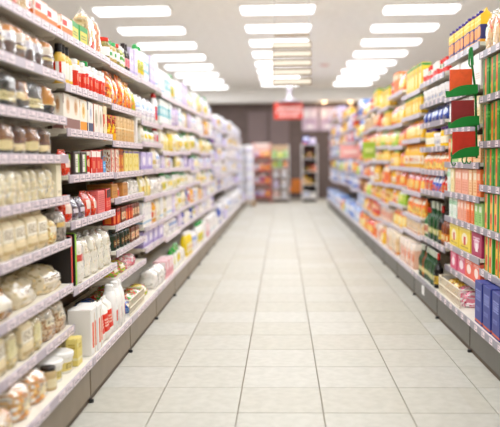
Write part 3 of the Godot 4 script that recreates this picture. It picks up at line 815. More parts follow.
	pr("orange_rice", "carton", "rice_carton", "carton", .1, .17, .06, "bright orange carton", "ee8a54", "r .2 .15 .8 .4 f8d0b0;t .2 .5 .8 .9 c8602e 4")
	pr("green_rice", "carton", "rice_carton", "carton", .1, .17, .06, "light green carton", "a8cf88", "r .2 .15 .8 .4 e8f2d8;t .2 .5 .8 .9 6a9a4c 4")
	pr("yellow_can", "carton", "cocoa_box", "carton", .32, .165, .12, "yellow box with red figure", "ecd45a", "b .08 .14 f6eaa0;d .5 .5 .25 f4ead0;r .42 .4 .6 .75 cc5a4a;t .2 .8 .8 .9 a88a2c 1")
	pr("magenta_box", "carton", "pudding_box", "carton", .24, .155, .1, "magenta box with white print", "b04468", "d .5 .5 .25 e4b8c8;t .2 .2 .8 .4 f4e0e8 2;r .4 .45 .65 .8 f6ece8")
	pr("pink_pudding", "carton", "pudding_box", "carton", .225, .14, .1, "pink box with white print", "d8708c", "d .5 .55 .25 f4e2e6;t .2 .15 .8 .3 f8e8ee 2")
	pr("salmon_pudding", "carton", "pudding_box", "carton", .225, .14, .1, "coral box with white print", "ec7c68", "d .5 .55 .25 f8e6de;t .2 .15 .8 .3 fae8e0 2")
	pr("gold_bag", "lying", "candy_bag", "candy bag", .15, .1, .14, "golden candy bag", "d8a838", "s 0 0 1 1 f0d878 40 .12;s 0 0 1 1 8a6420 30 .1")
	pr("pink_candy", "lying", "candy_bag", "candy bag", .15, .1, .14, "pink candy bag with white print", "e28fa0", "s 0 0 1 1 f6e4e6 50 .12;s 0 0 1 1 b84a66 30 .09")
	# right, third bay
	pr("tomato_can", "can", "tin", "can", .09, .12, .09, "red tin with white and green label", "d8453a", "b .3 .6 f3ece4;d .5 .45 .14 3f8a4a;b .9 1 c9c5c2")
	pr("tomato_can_w", "can", "tin", "can", .09, .12, .09, "white tin with red label", "f1ebe4", "b .5 .85 d84a40;d .3 .3 .12 5a9a52")
	pr("white_tub", "tub", "tub", "tub", .11, .11, .11, "white tub with grey print", "f4f1ee", "t .2 .4 .8 .8 b8b0b4 3;r .3 .5 .6 .7 9ab0d4", "f6f4f2")
	pr("navy_bag", "pouch", "salt_bag", "bag", .16, .14, .1, "dark blue bag", "2f4a94", "d .5 .5 .2 c8d4f0;b .8 1 243a78")
	pr("yellow_jar", "jar", "mustard_jar", "jar", .08, .15, .08, "yellow jar with purple lid", "ecc83c", "b .4 .8 f4eeda", "5a3a7c")
	pr("orange_pouch", "pouch", "pasta_pouch", "pasta pouch", .12, .16, .08, "orange pasta pouch", "ee8a2c", "s 0 .5 1 1 f4cf70 50 .12;r .2 .15 .8 .35 f8e6c0")
	pr("red_pouch", "pouch", "pasta_pouch", "pasta pouch", .11, .15, .08, "red pasta pouch", "d8402f", "s 0 .5 1 1 f0a060 40 .12;r .2 .15 .8 .35 f4dcd0")
	pr("blue_pouch", "pouch", "pasta_pouch", "pasta pouch", .12, .15, .08, "blue and white pasta pouch", "4a6cc0", "r .2 .15 .8 .45 eef0f8;s 0 .6 1 1 e0705a 30 .14")
	pr("green_wine", "wine", "wine_bottle", "wine bottle", .082, .31, .082, "green wine bottle", "12421e", "b .62 .82 8f9a5a;r .25 .65 .75 .78 d8d0a0", "c8ccbc")
	pr("dark_wine", "wine", "wine_bottle", "wine bottle", .082, .3, .082, "black wine bottle with yellow label", "1e1a18", "r .1 .6 .9 .86 d8b850;t .25 .64 .75 .8 6a4a2a 3", "b83a30")
	pr("vinegar", "wine", "vinegar_bottle", "bottle", .075, .26, .075, "amber bottle with orange label", "7a4420", "r .1 .58 .9 .88 d8862f;r .3 .64 .7 .8 f2dca0", "2a1c16")
	pr("green_vinegar", "wine", "vinegar_bottle", "bottle", .075, .25, .075, "green bottle with red cap", "2c6a3a", "b .5 .88 e8e0c0;r .3 .55 .7 .8 b84a34", "c83a2c")
	# right, farther bays: orange and yellow groceries
	pr("loaf_pack", "pack", "crispbread_pack", "crispbread pack", .17, .18, .1, "beige crispbread pack", "e9cfa8", "b .0 .2 f3e4c8;s .1 .3 .9 .9 d0a870 40 .1;b .85 1 d8924a")
	pr("loaf_pink", "pack", "crispbread_pack", "crispbread pack", .16, .18, .1, "pinkish beige crispbread pack", "eac0a8", "b .0 .25 f6e8da;r .2 .4 .8 .7 d88a6a")
	pr("noodle_o", "pouch", "noodle_pouch", "noodle pouch", .14, .17, .09, "orange noodle pouch", "f0862c", "d .5 .6 .25 f6d070;r .15 .12 .85 .35 d8342a")
	pr("noodle_y", "pouch", "noodle_pouch", "noodle pouch", .14, .17, .09, "yellow noodle pouch", "f2c238", "d .5 .6 .25 f8e8a8;r .15 .12 .85 .35 e07a2a")
	pr("noodle_r", "pouch", "noodle_pouch", "noodle pouch", .13, .16, .09, "red orange noodle pouch", "e25a34", "d .5 .6 .25 f6c890;r .15 .12 .85 .3 f6e2b8")
	pr("soup_o", "carton", "soup_carton", "carton", .13, .18, .07, "orange and white carton", "ee9440", "r .1 .1 .9 .35 f6ead2;d .5 .65 .22 d8502c")
	pr("soup_y", "carton", "soup_carton", "carton", .13, .19, .07, "yellow carton with green top", "f0c848", "b 0 .14 3a8a44;d .5 .6 .26 f4e6b0;t .2 .25 .8 .4 d86a2a 2")
	pr("oil", "flask", "oil_bottle", "bottle", .09, .24, .08, "yellow oil bottle with white label", "eebc3a", "r .15 .42 .85 .8 f6efdc;d .5 .6 .12 d87a2c", "e8a02c")
	pr("lime_pack", "pouch", "noodle_pouch", "noodle pouch", .13, .16, .08, "lime green pouch", "a8c83c", "d .5 .55 .22 f2e88a;r .15 .12 .85 .3 f4f4d0")
	pr("white_carton", "carton", "soup_carton", "carton", .12, .17, .07, "white carton with red stripe", "f2ece4", "b .4 .55 d8503c;t .2 .65 .8 .9 c8a890 3")
	pr("blue_pack", "pack", "water_pack", "drink pack", .22, .2, .18, "blue and white drink pack", "7f9ed8", "r .1 .2 .9 .55 eef1f8;b .8 1 4a6cc0")
	pr("sky_pack", "pack", "water_pack", "drink pack", .22, .2, .18, "pale blue drink pack", "b4c8ea", "r .1 .3 .9 .7 f2f4f8;d .5 .5 .14 4f7ad0")
	pr("lilac_pack", "pack", "paper_towel_pack", "paper pack", .2, .2, .16, "lilac paper pack", "cfc0de", "r .15 .2 .85 .6 f2ecf4;b .8 .9 a08cc8")
	pr("gold_tin", "can", "coffee_tin", "can", .11, .15, .11, "golden coffee tin", "e2b03c", "b .2 .7 f2dc90;r .3 .3 .7 .6 b86a28")
	pr("brown_pack", "carton", "coffee_carton", "carton", .1, .16, .07, "brown coffee carton", "8a5634", "r .2 .2 .8 .5 e8c890;b .8 1 5a3420")
	pr("red_coffee", "carton", "coffee_carton", "carton", .11, .16, .07, "red coffee carton", "cc3c30", "r .2 .2 .8 .5 f2d8b0;b .8 1 f0b040")

func stock_near() -> void:
	# ---- left, nearest bay
	var a := {"z": 2.72}
	fill(-1, 0, 1, [["loaf_a", 2], ["loaf_b", 1], ["loaf_a", 1], ["loaf_b", 2], ["loaf_a", 1]], a)
	fill(-1, 0, 2, [["dark_pouch", 2], ["seed_pouch", 1], ["dark_pouch", 1], ["seed_pouch", 1]], a)
	fill(-1, 0, 3, [["brown_pouch", 2], ["rye_pouch", 1], ["brown_pouch", 1], ["rye_pouch", 1]], {"z": 2.72, "gap": 0.014})
	fill(-1, 0, 4, [["white_bag", 8], ["cream_block", 1]], {"z": 2.72, "gap": 0.013})
	fill(-1, 0, 5, [["flour", 5], .01, ["pasta_bag", 1], ["grey_bag", 1]], a)
	fill(-1, 0, 6, [["lying_b", 1], ["lying_a", 1], ["lying_a", 1]], {"flush": true})
	fill(-1, 0, 7, [["flour", 1], ["meal_bag", 1], ["flour", 1], ["meal_bag", 1], ["oat_bag", 1], ["oat_bag", 1]], a)
	fill(-1, 0, 8, [["bun_bag", 2], ["dark_lid_jar", 1], ["tub", 2], ["yellow_pack", 1]], {"z": 2.76, "rows": 2, "inset": 0.03, "gap": 0.016})
	fill(-1, 0, 0, [["green_top_box", 2], ["bean_bag", 2], ["white_red_box", 2]], a)
	# the end of the bay before it
	for q in [[1, "loaf_a"], [2, "dark_pouch"], [3, "brown_pouch"], [4, "white_bag"], [5, "flour"], [6, "lying_a"], [7, "meal_bag"], [8, "bun_bag"]]:
		fill(-1, -1, q[0], [[q[1], 3]], {"flush": true, "gap": 0.014})
	# ---- left, second bay
	fill(-1, 1, 0, [["white_red_box", 1], ["green_top_box", 2], ["bean_bag", 2], ["orange_tall", 1]])
	fill(-1, 1, 1, [["sauce", 3], ["red_jar", 1], ["red_jar_y", 1], ["red_jar", 1], ["red_jar_g", 1], ["red_jar", 5]])
	fill(-1, 1, 2, [["tan_box", 2], ["orange_box", 1], ["navy_box", 1], ["narrow_box", 2], ["specked_box", 2]])
	fill(-1, 1, 3, [["red_bag", 1], ["black_box", 1], ["black_box", 1], ["red_tin", 1], ["red_white", 2], ["red_black", 1], ["blue_box", 1]])
	fill(-1, 1, 4, [["red_bag", 1], ["dark_bag", 2], ["red_bag", 2], ["pink_box", 1], ["red_black", 2], ["yellow_small", 1]])
	fill(-1, 1, 5, [["red_slim", 1], .03, ["lime_slim", 1], ["rice_red", 1], ["rice", 4]], {"gap": 0.014})
	fill(-1, 1, 6, [.03, ["case_white", 2], ["sugar", 3], ["white_bottle", 3]], {"inset": 0.012})
	# ---- left, third bay
	fill(-1, 2, 0, [["pickle_r", 1], ["pickle_g", 2], ["pickle_r", 1], ["pickle", 2], ["soy", 2], ["lilac_box", 2]])
	fill(-1, 2, 1, [["snack_o", 3], ["snack_y", 2], ["snack_g", 1]])
	fill(-1, 2, 2, [["kraft_red", 2], ["kraft", 6], ["white_tube", 1]])
	fill(-1, 2, 3, [["patterned", 2], ["brown_tea", 2], ["yellow_tea", 4]])
	fill(-1, 2, 4, [["tray_case", 1], ["red_pack", 1], ["tray_case", 1], ["white_puff", 3]])
	fill(-1, 2, 5, [["red_choc", 3], ["brown_choc", 2], ["red_choc", 3], ["brown_choc", 3]])
	fill(-1, 2, 6, [["green_jar", 5], ["brown_choc", 4]])
	fill(-1, 2, 7, [.02, ["veg_bag", 2], ["pink_bag", 2]])
	fill(-1, 2, 8, [.06, ["blue_bag", 1], ["red_lying", 2], ["veg_bag", 1]], {"inset": 0.04, "rows": 2})
	# ---- right, nearest bay in view
	fill(1, 1, 0, [["rye_tall", 5]], {"flush": true})
	for k in [1, 2, 3, 4, 5]:
		fill(1, 1, k, [["wheat_alt" if k > 2 else "wheat_box", 4], ["wheat_box" if k < 4 else "wheat_alt", 4]], {"flush": true})
	fill(1, 1, 6, [["blue_case", 3]], {"inset": 0.015, "gap": 0.03, "flush": true})
	for k in [1, 2, 3, 4, 5]:
		fill(1, 0, k, [["wheat_box", 4], ["wheat_alt", 4]])
	fill(1, 0, 6, [["blue_case", 4]], {"inset": 0.015, "gap": 0.02})
	# ---- right, third bay
	fill(1, 2, 0, [["juice", 10]])
	fill(1, 2, 1, [["white_sack", 7]])
	fill(1, 2, 2, [["cream_tea", 2], ["white_sack", 5]])
	fill(1, 2, 3, [["peach_box", 3], ["cream_tea", 3], ["green_rice", 2], ["orange_rice", 2]])
	fill(1, 2, 4, [["orange_rice", 1], ["peach_box", 2], ["salmon_box", 4], ["cream_tea", 1], ["mint_tea", 2]])
	fill(1, 2, 5, [["green_rice", 2], ["orange_rice", 2], ["salmon_box", 3], ["mint_tea", 3]])
	fill(1, 2, 6, [["magenta_box", 1], .02, ["yellow_can", 2]])
	fill(1, 2, 7, [["salmon_pudding", 2], ["pink_pudding", 2]])
	fill(1, 2, 8, [.25, ["pink_candy", 2], ["gold_bag", 2]], {"inset": 0.05, "rows": 2})
	# ---- right, fourth bay
	fill(1, 3, 0, [["tomato_can", 3], ["tomato_can_w", 3], ["tomato_can", 2], ["tomato_can_w", 2]])
	fill(1, 3, 1, [["white_tub", 8]])
	fill(1, 3, 2, [["navy_bag", 6]])
	fill(1, 3, 3, [["yellow_jar", 3], ["white_tub", 2], ["yellow_jar", 4]])
	fill(1, 3, 4, [["orange_pouch", 8]])
	fill(1, 3, 5, [["red_pouch", 2], ["blue_pouch", 3], ["red_pouch", 3]])
	fill(1, 3, 6, [["vinegar", 3], ["dark_wine", 1], ["green_wine", 5], ["green_vinegar", 2]])
	fill(1, 3, 7, [["dark_wine", 1], ["green_wine", 6], ["vinegar", 1], ["green_wine", 2]])

func stock_far() -> void:
	var left := [
		["lilac_box", "white_box", "mint_box", "white_lotion", "lilac_box"],
		["white_box", "lilac_lotion", "mint_box", "orange_jug", "white_pack"],
		["cream_bottle", "pale_yellow", "yellow_bottle", "white_lotion", "green_pack"],
		["pale_yellow", "cream_bottle", "white_pack", "lilac_box", "tissue"],
		["white_pack", "green_pack", "white_lotion", "white_puff", "pale_yellow"],
		["orange_jug", "white_box", "red_spray", "cream_bottle", "lilac_box"],
		["white_puff", "blue_spray", "white_pack", "lilac_lotion", "tissue"],
		["pink_pack", "white_puff", "green_pack", "white_pack", "white_box"]]
	for b in range(3, BAYS):
		var n: int = SHELVES[-1][b].size()
		for k in n + 1:
			var seq := []
			for q in 4:
				var key: String
				if b < 9:
					key = left[mini(k, 7)][rng.randi() % 5]
					if rng.randf() < 0.12: key = ["red_spray", "yellow_bottle", "blue_spray", "green_pack", "navy_pack"][rng.randi() % 5]
					if b in [5, 6, 8] and rng.randf() < 0.4: key = ["white_lotion", "green_pack", "white_pack"][rng.randi() % 3]
				else:
					key = ["paper_pack", "paper_plain", "paper_plain", "paper_yellow", "white_pack", "tissue"][rng.randi() % 6]
					if b < 11 and rng.randf() < 0.35: key = ["navy_pack", "green_pack", "paper_yellow", "blue_spray"][rng.randi() % 4]
				seq.append([key, 3 if rng.randf() < 0.5 else 2])
			fill(-1, b, k, seq, {"gap": 0.008 if b < 8 else 0.02, "grow": 1.22})
	var right := [
		["soup_o", "noodle_o", "soup_y", "tomato_can", "noodle_y"],
		["soup_y", "noodle_o", "noodle_r", "loaf_pack", "noodle_y"],
		["noodle_o", "noodle_y", "soup_o", "lime_pack", "noodle_r"],
		["noodle_y", "noodle_o", "soup_y", "white_carton", "oil"],
		["noodle_o", "oil", "noodle_r", "soup_o", "white_carton"],
		["noodle_y", "oil", "lime_pack", "gold_tin", "noodle_r"],
		["loaf_pack", "loaf_pink", "noodle_y", "oil", "red_coffee"],
		["loaf_pack", "loaf_pink", "soup_o", "noodle_o", "noodle_y"]]
	for b in range(4, BAYS):
		var n: int = SHELVES[1][b].size()
		for k in n + 1:
			var seq := []
			for q in 4:
				var key: String = right[mini(k, 7)][rng.randi() % 5]
				if b == 4:
					key = ["soup_y", "soup_y", "noodle_y", "oil", "noodle_o", "orange_pouch", "loaf_pack", "loaf_pink"][mini(k, 7)]
				elif b >= 9:
					key = ["blue_pack", "sky_pack", "noodle_y", "lilac_pack", "red_coffee", "brown_pack", "gold_tin", "noodle_o", "white_carton", "lime_pack"][rng.randi() % 10]
					if k >= n - 1 and rng.randf() < 0.7: key = ["blue_pack", "sky_pack"][rng.randi() % 2]
					if k <= 1 and b > 10: key = ["lilac_pack", "noodle_y", "noodle_y", "lilac_pack", "gold_tin"][rng.randi() % 5]
				seq.append([key, 3 if rng.randf() < 0.6 else 2])
			fill(1, b, k, seq, {"gap": 0.008 if b < 8 else 0.02, "grow": 1.22})

# a stand of open shelves: two sides, shelves and a back
func stand(called: String, words: String, cat: String, c: Vector3, w: float, h: float, d: float, ys: Array, m: Material, mb: Material) -> Node3D:
	var o := thing(called, c)
	for q: float in [-1.0, 1.0]: part("side_panel", box(Vector3(q * (w / 2 - 0.0125), h / 2, 0), Vector3(0.025, h, d)), m, o)
	part("back_panel", box(Vector3(0, h / 2, -d / 2 + 0.01), Vector3(w - 0.054, h - 0.01, 0.016)), mb, o)
	for y in ys: part("shelf", box(Vector3(0, y - 0.01, 0.012), Vector3(w - 0.054, 0.02, d - 0.03)), m, o)
	tag(o, words, cat)
	return o

func set_row(keys: Array, at: Vector3, w: float, words: String, group: String, room := 0.3) -> void:
	var n := keys.size()
	for k in n:
		var p: Dictionary = P[keys[k]]
		var step := w / n
		var f := minf(step * 0.9 / p.s.x, room / p.s.y)
		var o := product(keys[k], true)
		o.scale = Vector3.ONE * f
		o.position = at + Vector3(-w / 2 + step * (k + 0.5), 0.001, 0)
		tag(o, "%s, %s from left on %s" % [p.words, ORD[k], words], p.cat, group)

func end_of_aisle() -> void:
	var white := flat("ece8e4", 0.5)
	var dark := flat("3a2c28", 0.6)
	# display stand of crisps and sweets
	stand("display_stand", "red display stand of bright bags below the dark back wall", "display stand", Vector3(-.56, 0, -21.2), .5, 1.66, .36, [.2, .56, .92, 1.28], flat("d06a58", 0.5), flat("efe0d4", 0.5))
	var ks := [["navy_pack", "lilac_pack", "noodle_o"], ["white_pack", "red_spray", "noodle_o"], ["white_pack", "noodle_r", "noodle_o"], ["lilac_pack", "noodle_r", "noodle_y"]]
	for k in 4:
		set_row(ks[k], Vector3(-.56, [.2, .56, .92, 1.28][k], -21.18), .44, "the red display stand, %s shelf up" % ORD[k], "bags on the red display stand")
	# vegetable shelf above white cartons
	stand("produce_shelf", "white produce shelf with greens above pale cartons", "shelf", Vector3(-.07, 0, -21.6), .52, 1.6, .36, [.12, .42, .72, .98, 1.24], white, flat("c9a888", 0.6))
	var kv := [["white_carton", "white_box"], ["lilac_box", "white_box"], ["white_box", "white_box"], ["lime_pack", "green_rice", "noodle_r"], ["green_rice", "lime_pack", "green_rice"]]
	for k in 5:
		set_row(kv[k], Vector3(-.07, [.12, .42, .72, .98, 1.24][k], -21.58), .46, "the produce shelf, %s shelf up" % ORD[k], "packs on the produce shelf", .22)
	# orange crates
	var crate := st_new()
	for q in [[0.0, .012, 0.0, .38, .024, .28], [0.0, .1, .134, .38, .18, .012], [0.0, .1, -.134, .38, .18, .012], [.184, .1, 0.0, .012, .18, .256], [-.184, .1, 0.0, .012, .18, .256]]:
		box_in(crate, Vector3(q[0], q[1], q[2]), Vector3(q[3], q[4], q[5]))
	var cm := done(crate)
	struct_stand(Vector3(.4, 0, -22.3), dark)
	var orange := flat("e8862c", 0.5)
	for k in 3:
		var o := top("fruit_crate", cm, orange, [Vector3(.24, .241, -22.3), Vector3(.63, .241, -22.3), Vector3(.45, .433, -22.3)][k])
		tag(o, ["orange fruit crate beside the produce shelf, lower one", "orange fruit crate beside the white cabinet, lower one", "orange fruit crate stacked on top of the other two"][k], "crate", "orange fruit crates")
	# white cabinet with dark inside
	stand("bottle_cabinet", "white open cabinet with dark inside below lilac posters", "cabinet", Vector3(.75, 0, -21.6), .44, 1.62, .36, [.12, .5, .86, 1.22, 1.61], white, dark)
	var kb := [["white_pack", "white_puff"], ["oil", "gold_tin", "dark_wine"], ["dark_wine", "vinegar", "red_coffee"], ["dark_wine", "brown_pack", "dark_wine"], ["blue_pouch", "lilac_pack"]]
	for k in 5:
		set_row(kb[k], Vector3(.75, [.12, .5, .86, 1.22, 1.61][k], -21.58), .38, "the white cabinet, %s shelf up" % ORD[k], "goods in the white cabinet", .27)
	# pallet of paper packs closing the left run
	var pal := thing("pallet", Vector3(-1.12, 0, -20.1))
	for k in 5: part("board", box(Vector3(0, .11, -.3 + k * .15), Vector3(.8, .02, .1)), flat("b89a70", 0.8), pal)
	for k in 3: part("runner", box(Vector3(-.36 + k * .36, .05, 0), Vector3(.08, .1, .7)), flat("a98a60", 0.8), pal)
	tag(pal, "wooden pallet under the stack of white paper packs", "pallet")
	for y in 6:
		for x in 3:
			var o := product(["paper_pack", "paper_plain", "paper_plain"][(x + y) % 3], true)
			o.position = Vector3(-1.12 + (x - 1) * .255, .122 + y * .2425, -19.95)
			tag(o, "%s, %s from left in %s layer of pallet stack" % [P["paper_plain"].words, ORD[x], ORD[y]], "paper pack", "paper packs stacked on the pallet")
	# posters
	var pi := Image.create(128, 128, false, Image.FORMAT_RGBA8)
	pi.fill(Color("cdb8cc"))
	for q in [[12, 16, 44, 40, "f3eef4"], [66, 20, 40, 34, "eee4f0"], [20, 74, 90, 12, "b79cc0"], [36, 94, 50, 20, "f2ecf2"]]:
		pi.fill_rect(Rect2i(q[0], q[1], q[2], q[3]), Color(q[4]))
	var pm := StandardMaterial3D.new()
	pm.albedo_texture = ImageTexture.create_from_image(pi)
	pm.roughness = 0.6
	for k in 2:
		var o := top("poster", box(Vector3.ZERO, Vector3(.5, .72, .02)), pm, Vector3(.86 + k * .54, 2.42, -23.78))
		tag(o, ["lilac and white poster on the dark back wall, beside the red sign", "lilac and white poster on the dark back wall, farther from the red sign"][k], "poster", "lilac posters")
	for k in 2:
		var o := top("wall_panel", box(Vector3.ZERO, Vector3(.6, 1.3, .03)), flat("7c6a68", 0.6), Vector3(-.75 + k * .66, 2.02, -23.78))
		tag(o, ["grey brown wall panel above the red display stand", "grey brown wall panel behind the red hanging sign"][k], "wall panel", "grey wall panels")

func struct_stand(at: Vector3, m: Material) -> void:
	var o := thing("crate_table", at)
	part("table_top", box(Vector3(0, .22, 0), Vector3(.82, .04, .34)), m, o)
	for x: float in [-.36, .36]:
		for z: float in [-.12, .12]: part("leg", box(Vector3(x, .1, z), Vector3(.05, .2, .05)), m, o)
	tag(o, "low dark table under the orange fruit crates", "table")

func extras() -> void:
	# ---- hanging sign of five white boards
	var hs := thing("hanging_sign", Vector3(.099, 0, -7.5))
	var board := flat("e6decd", 0.5)
	var edge := flat("86683a", 0.5)
	for y: float in [2.29, 2.209, 2.122, 2.035, 1.943]:
		var bd := part("board", box(Vector3.ZERO, Vector3(.362, .046, .016)), board, hs, Vector3(0, y, 0))
		for q: float in [-1.0, 1.0]:
			part("edge_strip", box(Vector3(0, q * .0265, 0), Vector3(.374, .007, .02), 0.001), edge, bd)
			part("end_strip", box(Vector3(q * .184, 0, 0), Vector3(.006, .046, .02), 0.001), edge, bd)
	for q: float in [-1.0, 1.0]:
		part("rod", tube([Vector3(q * .165, 1.91, -.0145), Vector3(q * .165, 3.3, -.0145)], .0035), M.steel, hs)
	part("cross_bar", box(Vector3(.0, 2.385, -.0145), Vector3(.34, .014, .014)), edge, hs)
	tag(hs, "hanging aisle sign of five white boards with tan edges", "hanging sign")
	# ---- red sign near the back
	var rs := thing("red_sign", Vector3(.165, 0, -20.0))
	var im := Image.create(128, 64, false, Image.FORMAT_RGBA8)
	im.fill(Color("d8402c"))
	for q in [[18, 16, 92, 10], [14, 32, 100, 8], [22, 46, 84, 8]]:
		var x: int = q[0]
		while x < q[0] + q[2]:
			var w := rng.randi_range(5, 11)
			im.fill_rect(Rect2i(x, q[1], w, q[3]), Color("f6ddd6"))
			x += w + 3
	var sm := StandardMaterial3D.new()
	sm.albedo_texture = ImageTexture.create_from_image(im)
	sm.roughness = 0.5
	part("sign_face", box(Vector3(0, 2.44, 0), Vector3(.74, .42, .03)), sm, rs)
	var cone := st_new()
	loft_in(cone, round_rings([[.3, 2.66], [.3, 2.69, 1], [.1, 2.73], [.04, 2.84], [.05, 2.98], [.09, 3.298]]), 16, Rect2(0, 0, 1, 1), 0, 0, Vector3(.03, 0, 0))
	part("hanger", done(cone), flat("9a9298", 0.5), rs)
	tag(rs, "red hanging sign with white lettering before the dark back wall", "sign")
	# ---- small lamps under the white band, smoke detector
	for k in 2:
		var dl := thing("spot_lamp", Vector3([1.26, 2.02][k], 2.905, -23.2))
		var g := st_new()
		loft_in(g, round_rings([[.02, -.05], [.05, -.035], [.06, 0]]), 12, Rect2(0, 0, 1, 1))
		var warm := StandardMaterial3D.new()
		warm.albedo_color = Color("ffe9cf")
		warm.emission_enabled = true
		warm.emission = Color("ffd9a8")
		warm.emission_energy_multiplier = 3.0
		part("bulb", done(g), warm, dl)
		var rim := st_new()
		loft_in(rim, round_rings([[.075, -.008], [.08, -.004], [.08, .004]]), 16, Rect2(0, 0, 1, 1))
		part("rim", done(rim), M.lampbody, dl)
		var l := OmniLight3D.new()
		dl.add_child(l)
		l.position.y = -.08
		l.light_color = Color("ffd9a8")
		l.light_energy = 0.12
		l.light_size = 0.05
		l.omni_range = 30.0
		l.omni_attenuation = 2.0
		l.shadow_enabled = true
		tag(dl, ["small warm spot lamp above the lilac posters", "small warm spot lamp above the right-hand shelves' far end"][k], "spot lamp", "spot lamps")
	var sd := thing("smoke_detector", Vector3(.95, CEIL, -17.4))
	var ds := st_new()
	loft_in(ds, round_rings([[.05, -.05], [.09, -.035], [.1, -.001]]), 16, Rect2(0, 0, 1, 1))
	part("dome", done(ds), flat("e8c8c0", 0.5), sd)
	var bs := st_new()
	loft_in(bs, round_rings([[.13, -.012], [.13, -.002]]), 16, Rect2(0, 0, 1, 1))
	part("base_ring", done(bs), flat("e9ddd6", 0.5), sd)
	tag(sd, "small round pinkish detector on the ceiling", "detector")
	leaflet_rack()
	basket(-1, 4.74, 5.24, .1, "pale wire fence in front of sweet bags, third left deck")
	basket(1, 4.96, 5.62, .12, "cream wire fence in front of candy bags, third right deck")
	# ---- signs that stick out from the right-hand shelves
	for q in [[11.6, 1.3, .3, .2, "e8a6a4", "f4d4d0", "pink shelf sign sticking out above the right shelves"], [9.7, 1.3, .16, .2, "a4c43a", "d8e48a", "lime green shelf sign sticking out from the right shelves"]]:
		var o := thing("shelf_sign", Vector3(1.158 - q[2] / 2.0, q[1], -q[0]))
		part("panel", box(Vector3.ZERO, Vector3(q[2], q[3], .006)), flat(q[4], 0.5), o)
		part("print", box(Vector3(0, 0, .004), Vector3(q[2] * .7, q[3] * .3, .003)), flat(q[5], 0.5), o)
		part("clip", box(Vector3(q[2] / 2.0 + .004, -.0, 0), Vector3(.012, .05, .012)), M.steel, o)
		tag(o, q[6], "shelf sign", "shelf signs")
	var tk := thing("shelf_talker", W(1, 1.1, .188, 6.02))
	part("card", box(Vector3(-.012, -.02, 0), Vector3(.004, .07, .09)), flat("f4f2ee", 0.5), tk)
	part("clip", box(Vector3(-.006, .012, 0), Vector3(.01, .02, .03), 0.001), M.steel, tk)
	tag(tk, "white card hanging from the right deck's price rail below wine bottles", "shelf card")

func basket(s: int, z0: float, z1: float, h: float, words: String) -> void:
	var x: float = DECK_X[s] + 0.022
	var o := thing("wire_fence", W(s, x, DECK_Y + 0.001, (z0 + z1) / 2.0))
	var m := flat("ece2c8", 0.4)
	var L := z1 - z0
	for y: float in [0.006, h * .5, h]: part("rail", tube([Vector3(0, y, -L / 2), Vector3(0, y, L / 2)], .0045, 6), m, o)
	var n := int(L / .03)
	var wm := tube([Vector3(0, .003, 0), Vector3(0, h, 0)], .0028, 5)
	for k in n + 1: part("wire", wm, m, o, Vector3(0, 0, -L / 2 + L * k / n))
	for q: float in [-1.0, 1.0]: part("rail", tube([Vector3(0, h, q * L / 2), Vector3(s * .2, h, q * L / 2)], .003, 6), m, o)
	tag(o, words, "wire fence")

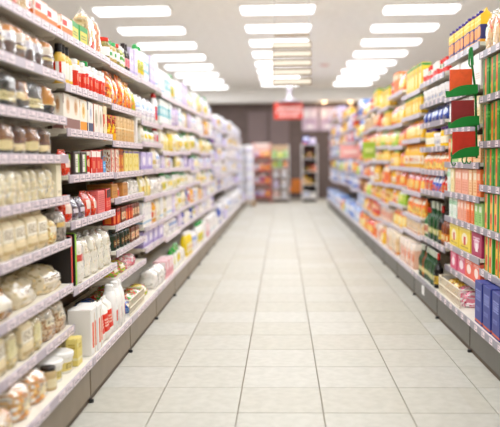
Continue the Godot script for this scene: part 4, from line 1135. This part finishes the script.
func leaflet_rack() -> void:
	var zr := 4.66
	var pt := func(x: float, y: float) -> Vector2: return Vector2(minf(.97 + .0058 * (x - 449.0) + .0000386 * (y - 96.5), 1.163), .361 - .005917 * (y - 96.5) - .0000985 * (x - 449.0))
	var o := thing("leaflet_rack", Vector3(0, EYE, -zr))
	var green := flat("00802c", 0.5)
	for t in [[0.0, 0.0], [2.6, 31.0], [5.2, 61.5]]:
		var out := PackedVector2Array()
		for q in [[448.5, 96.5], [451, 92.5], [456, 89], [462, 86.5], [469, 85.2], [480.5, 84.6], [480.8, 93.5], [449.5, 97.4]]:
			out.append(pt.call(q[0] + t[0], q[1] + t[1]))
		var tray := part("tray", plate(out, .006), green, o, Vector3(0, 0, .024))
		var a: Vector2 = pt.call(450 + t[0], 97 + t[1])
		var b: Vector2 = pt.call(480.5 + t[0], 93.5 + t[1])
		var base := part("tray_base", box(Vector3.ZERO, Vector3(b.x - a.x, .005, .05), .001), green, tray, Vector3((a.x + b.x) / 2, (a.y + b.y) / 2 - .0005, -.03))
		base.rotation.z = atan2(b.y - a.y, b.x - a.x)
		part("tray_back", box(Vector3.ZERO, Vector3(b.x - a.x, .03, .004), .001), green, tray, Vector3((a.x + b.x) / 2, (a.y + b.y) / 2 + .014, -.054))
	var v3 := func(q: Vector2, z: float) -> Vector3: return Vector3(q.x, q.y, z)
	part("pole", tube([v3.call(pt.call(475.5, 47), -.03), v3.call(pt.call(477, 66), -.03), v3.call(pt.call(480.5, 90), -.03), v3.call(pt.call(484.3, 158), -.03)], .007), green, o)
	part("top_loop", tube([v3.call(pt.call(475.5, 48), -.0), v3.call(pt.call(473, 50), .0), v3.call(pt.call(472.6, 64), .0), v3.call(pt.call(474, 67), .0), v3.call(pt.call(476.8, 65), .0), v3.call(pt.call(475.5, 48), 0)], .005), green, o)
	for q in [[455.5, 157], [466.5, 155], [471.0, 155]]:
		var pts := []
		for d in [[0, 0], [-.8, 5], [.4, 8], [2.6, 8.4], [3.6, 6]]: pts.append(v3.call(pt.call(q[0] + d[0], q[1] + d[1]), -.0))
		part("hook", tube(pts, .004), green, o)
	tag(o, "green hanging leaflet rack with three curved trays on the right shelf", "leaflet rack")
	var cards := [[454.0, 69.6, 475.6, 92.0, "e4571f", "bright orange leaflets in the rack's upper tray"], [455.6, 100.4, 477.8, 123.5, "8f2226", "dark red leaflets in the rack's middle tray"], [456.8, 131.5, 479.0, 154.0, "d0311c", "red leaflets in the rack's lower tray"]]
	for c in cards:
		var a: Vector2 = pt.call(c[0], c[1])
		var b: Vector2 = pt.call(c[2], c[3])
		var s := thing("leaflet_stack", Vector3((a.x + b.x) / 2, EYE + (a.y + b.y) / 2, -zr + .004))
		var m := speckle(c[4], 0.04, 0.03, 0.5, 3.0)
		for n in 3:
			var q := part("leaflet", box(Vector3.ZERO, Vector3(b.x - a.x, a.y - b.y, .004), .0008), m, s, Vector3(n * -.002, n * -.001, -n * .006))
			q.rotation.z = 0.02 - n * 0.012
		tag(s, c[5], "leaflets", "leaflets in the green rack")
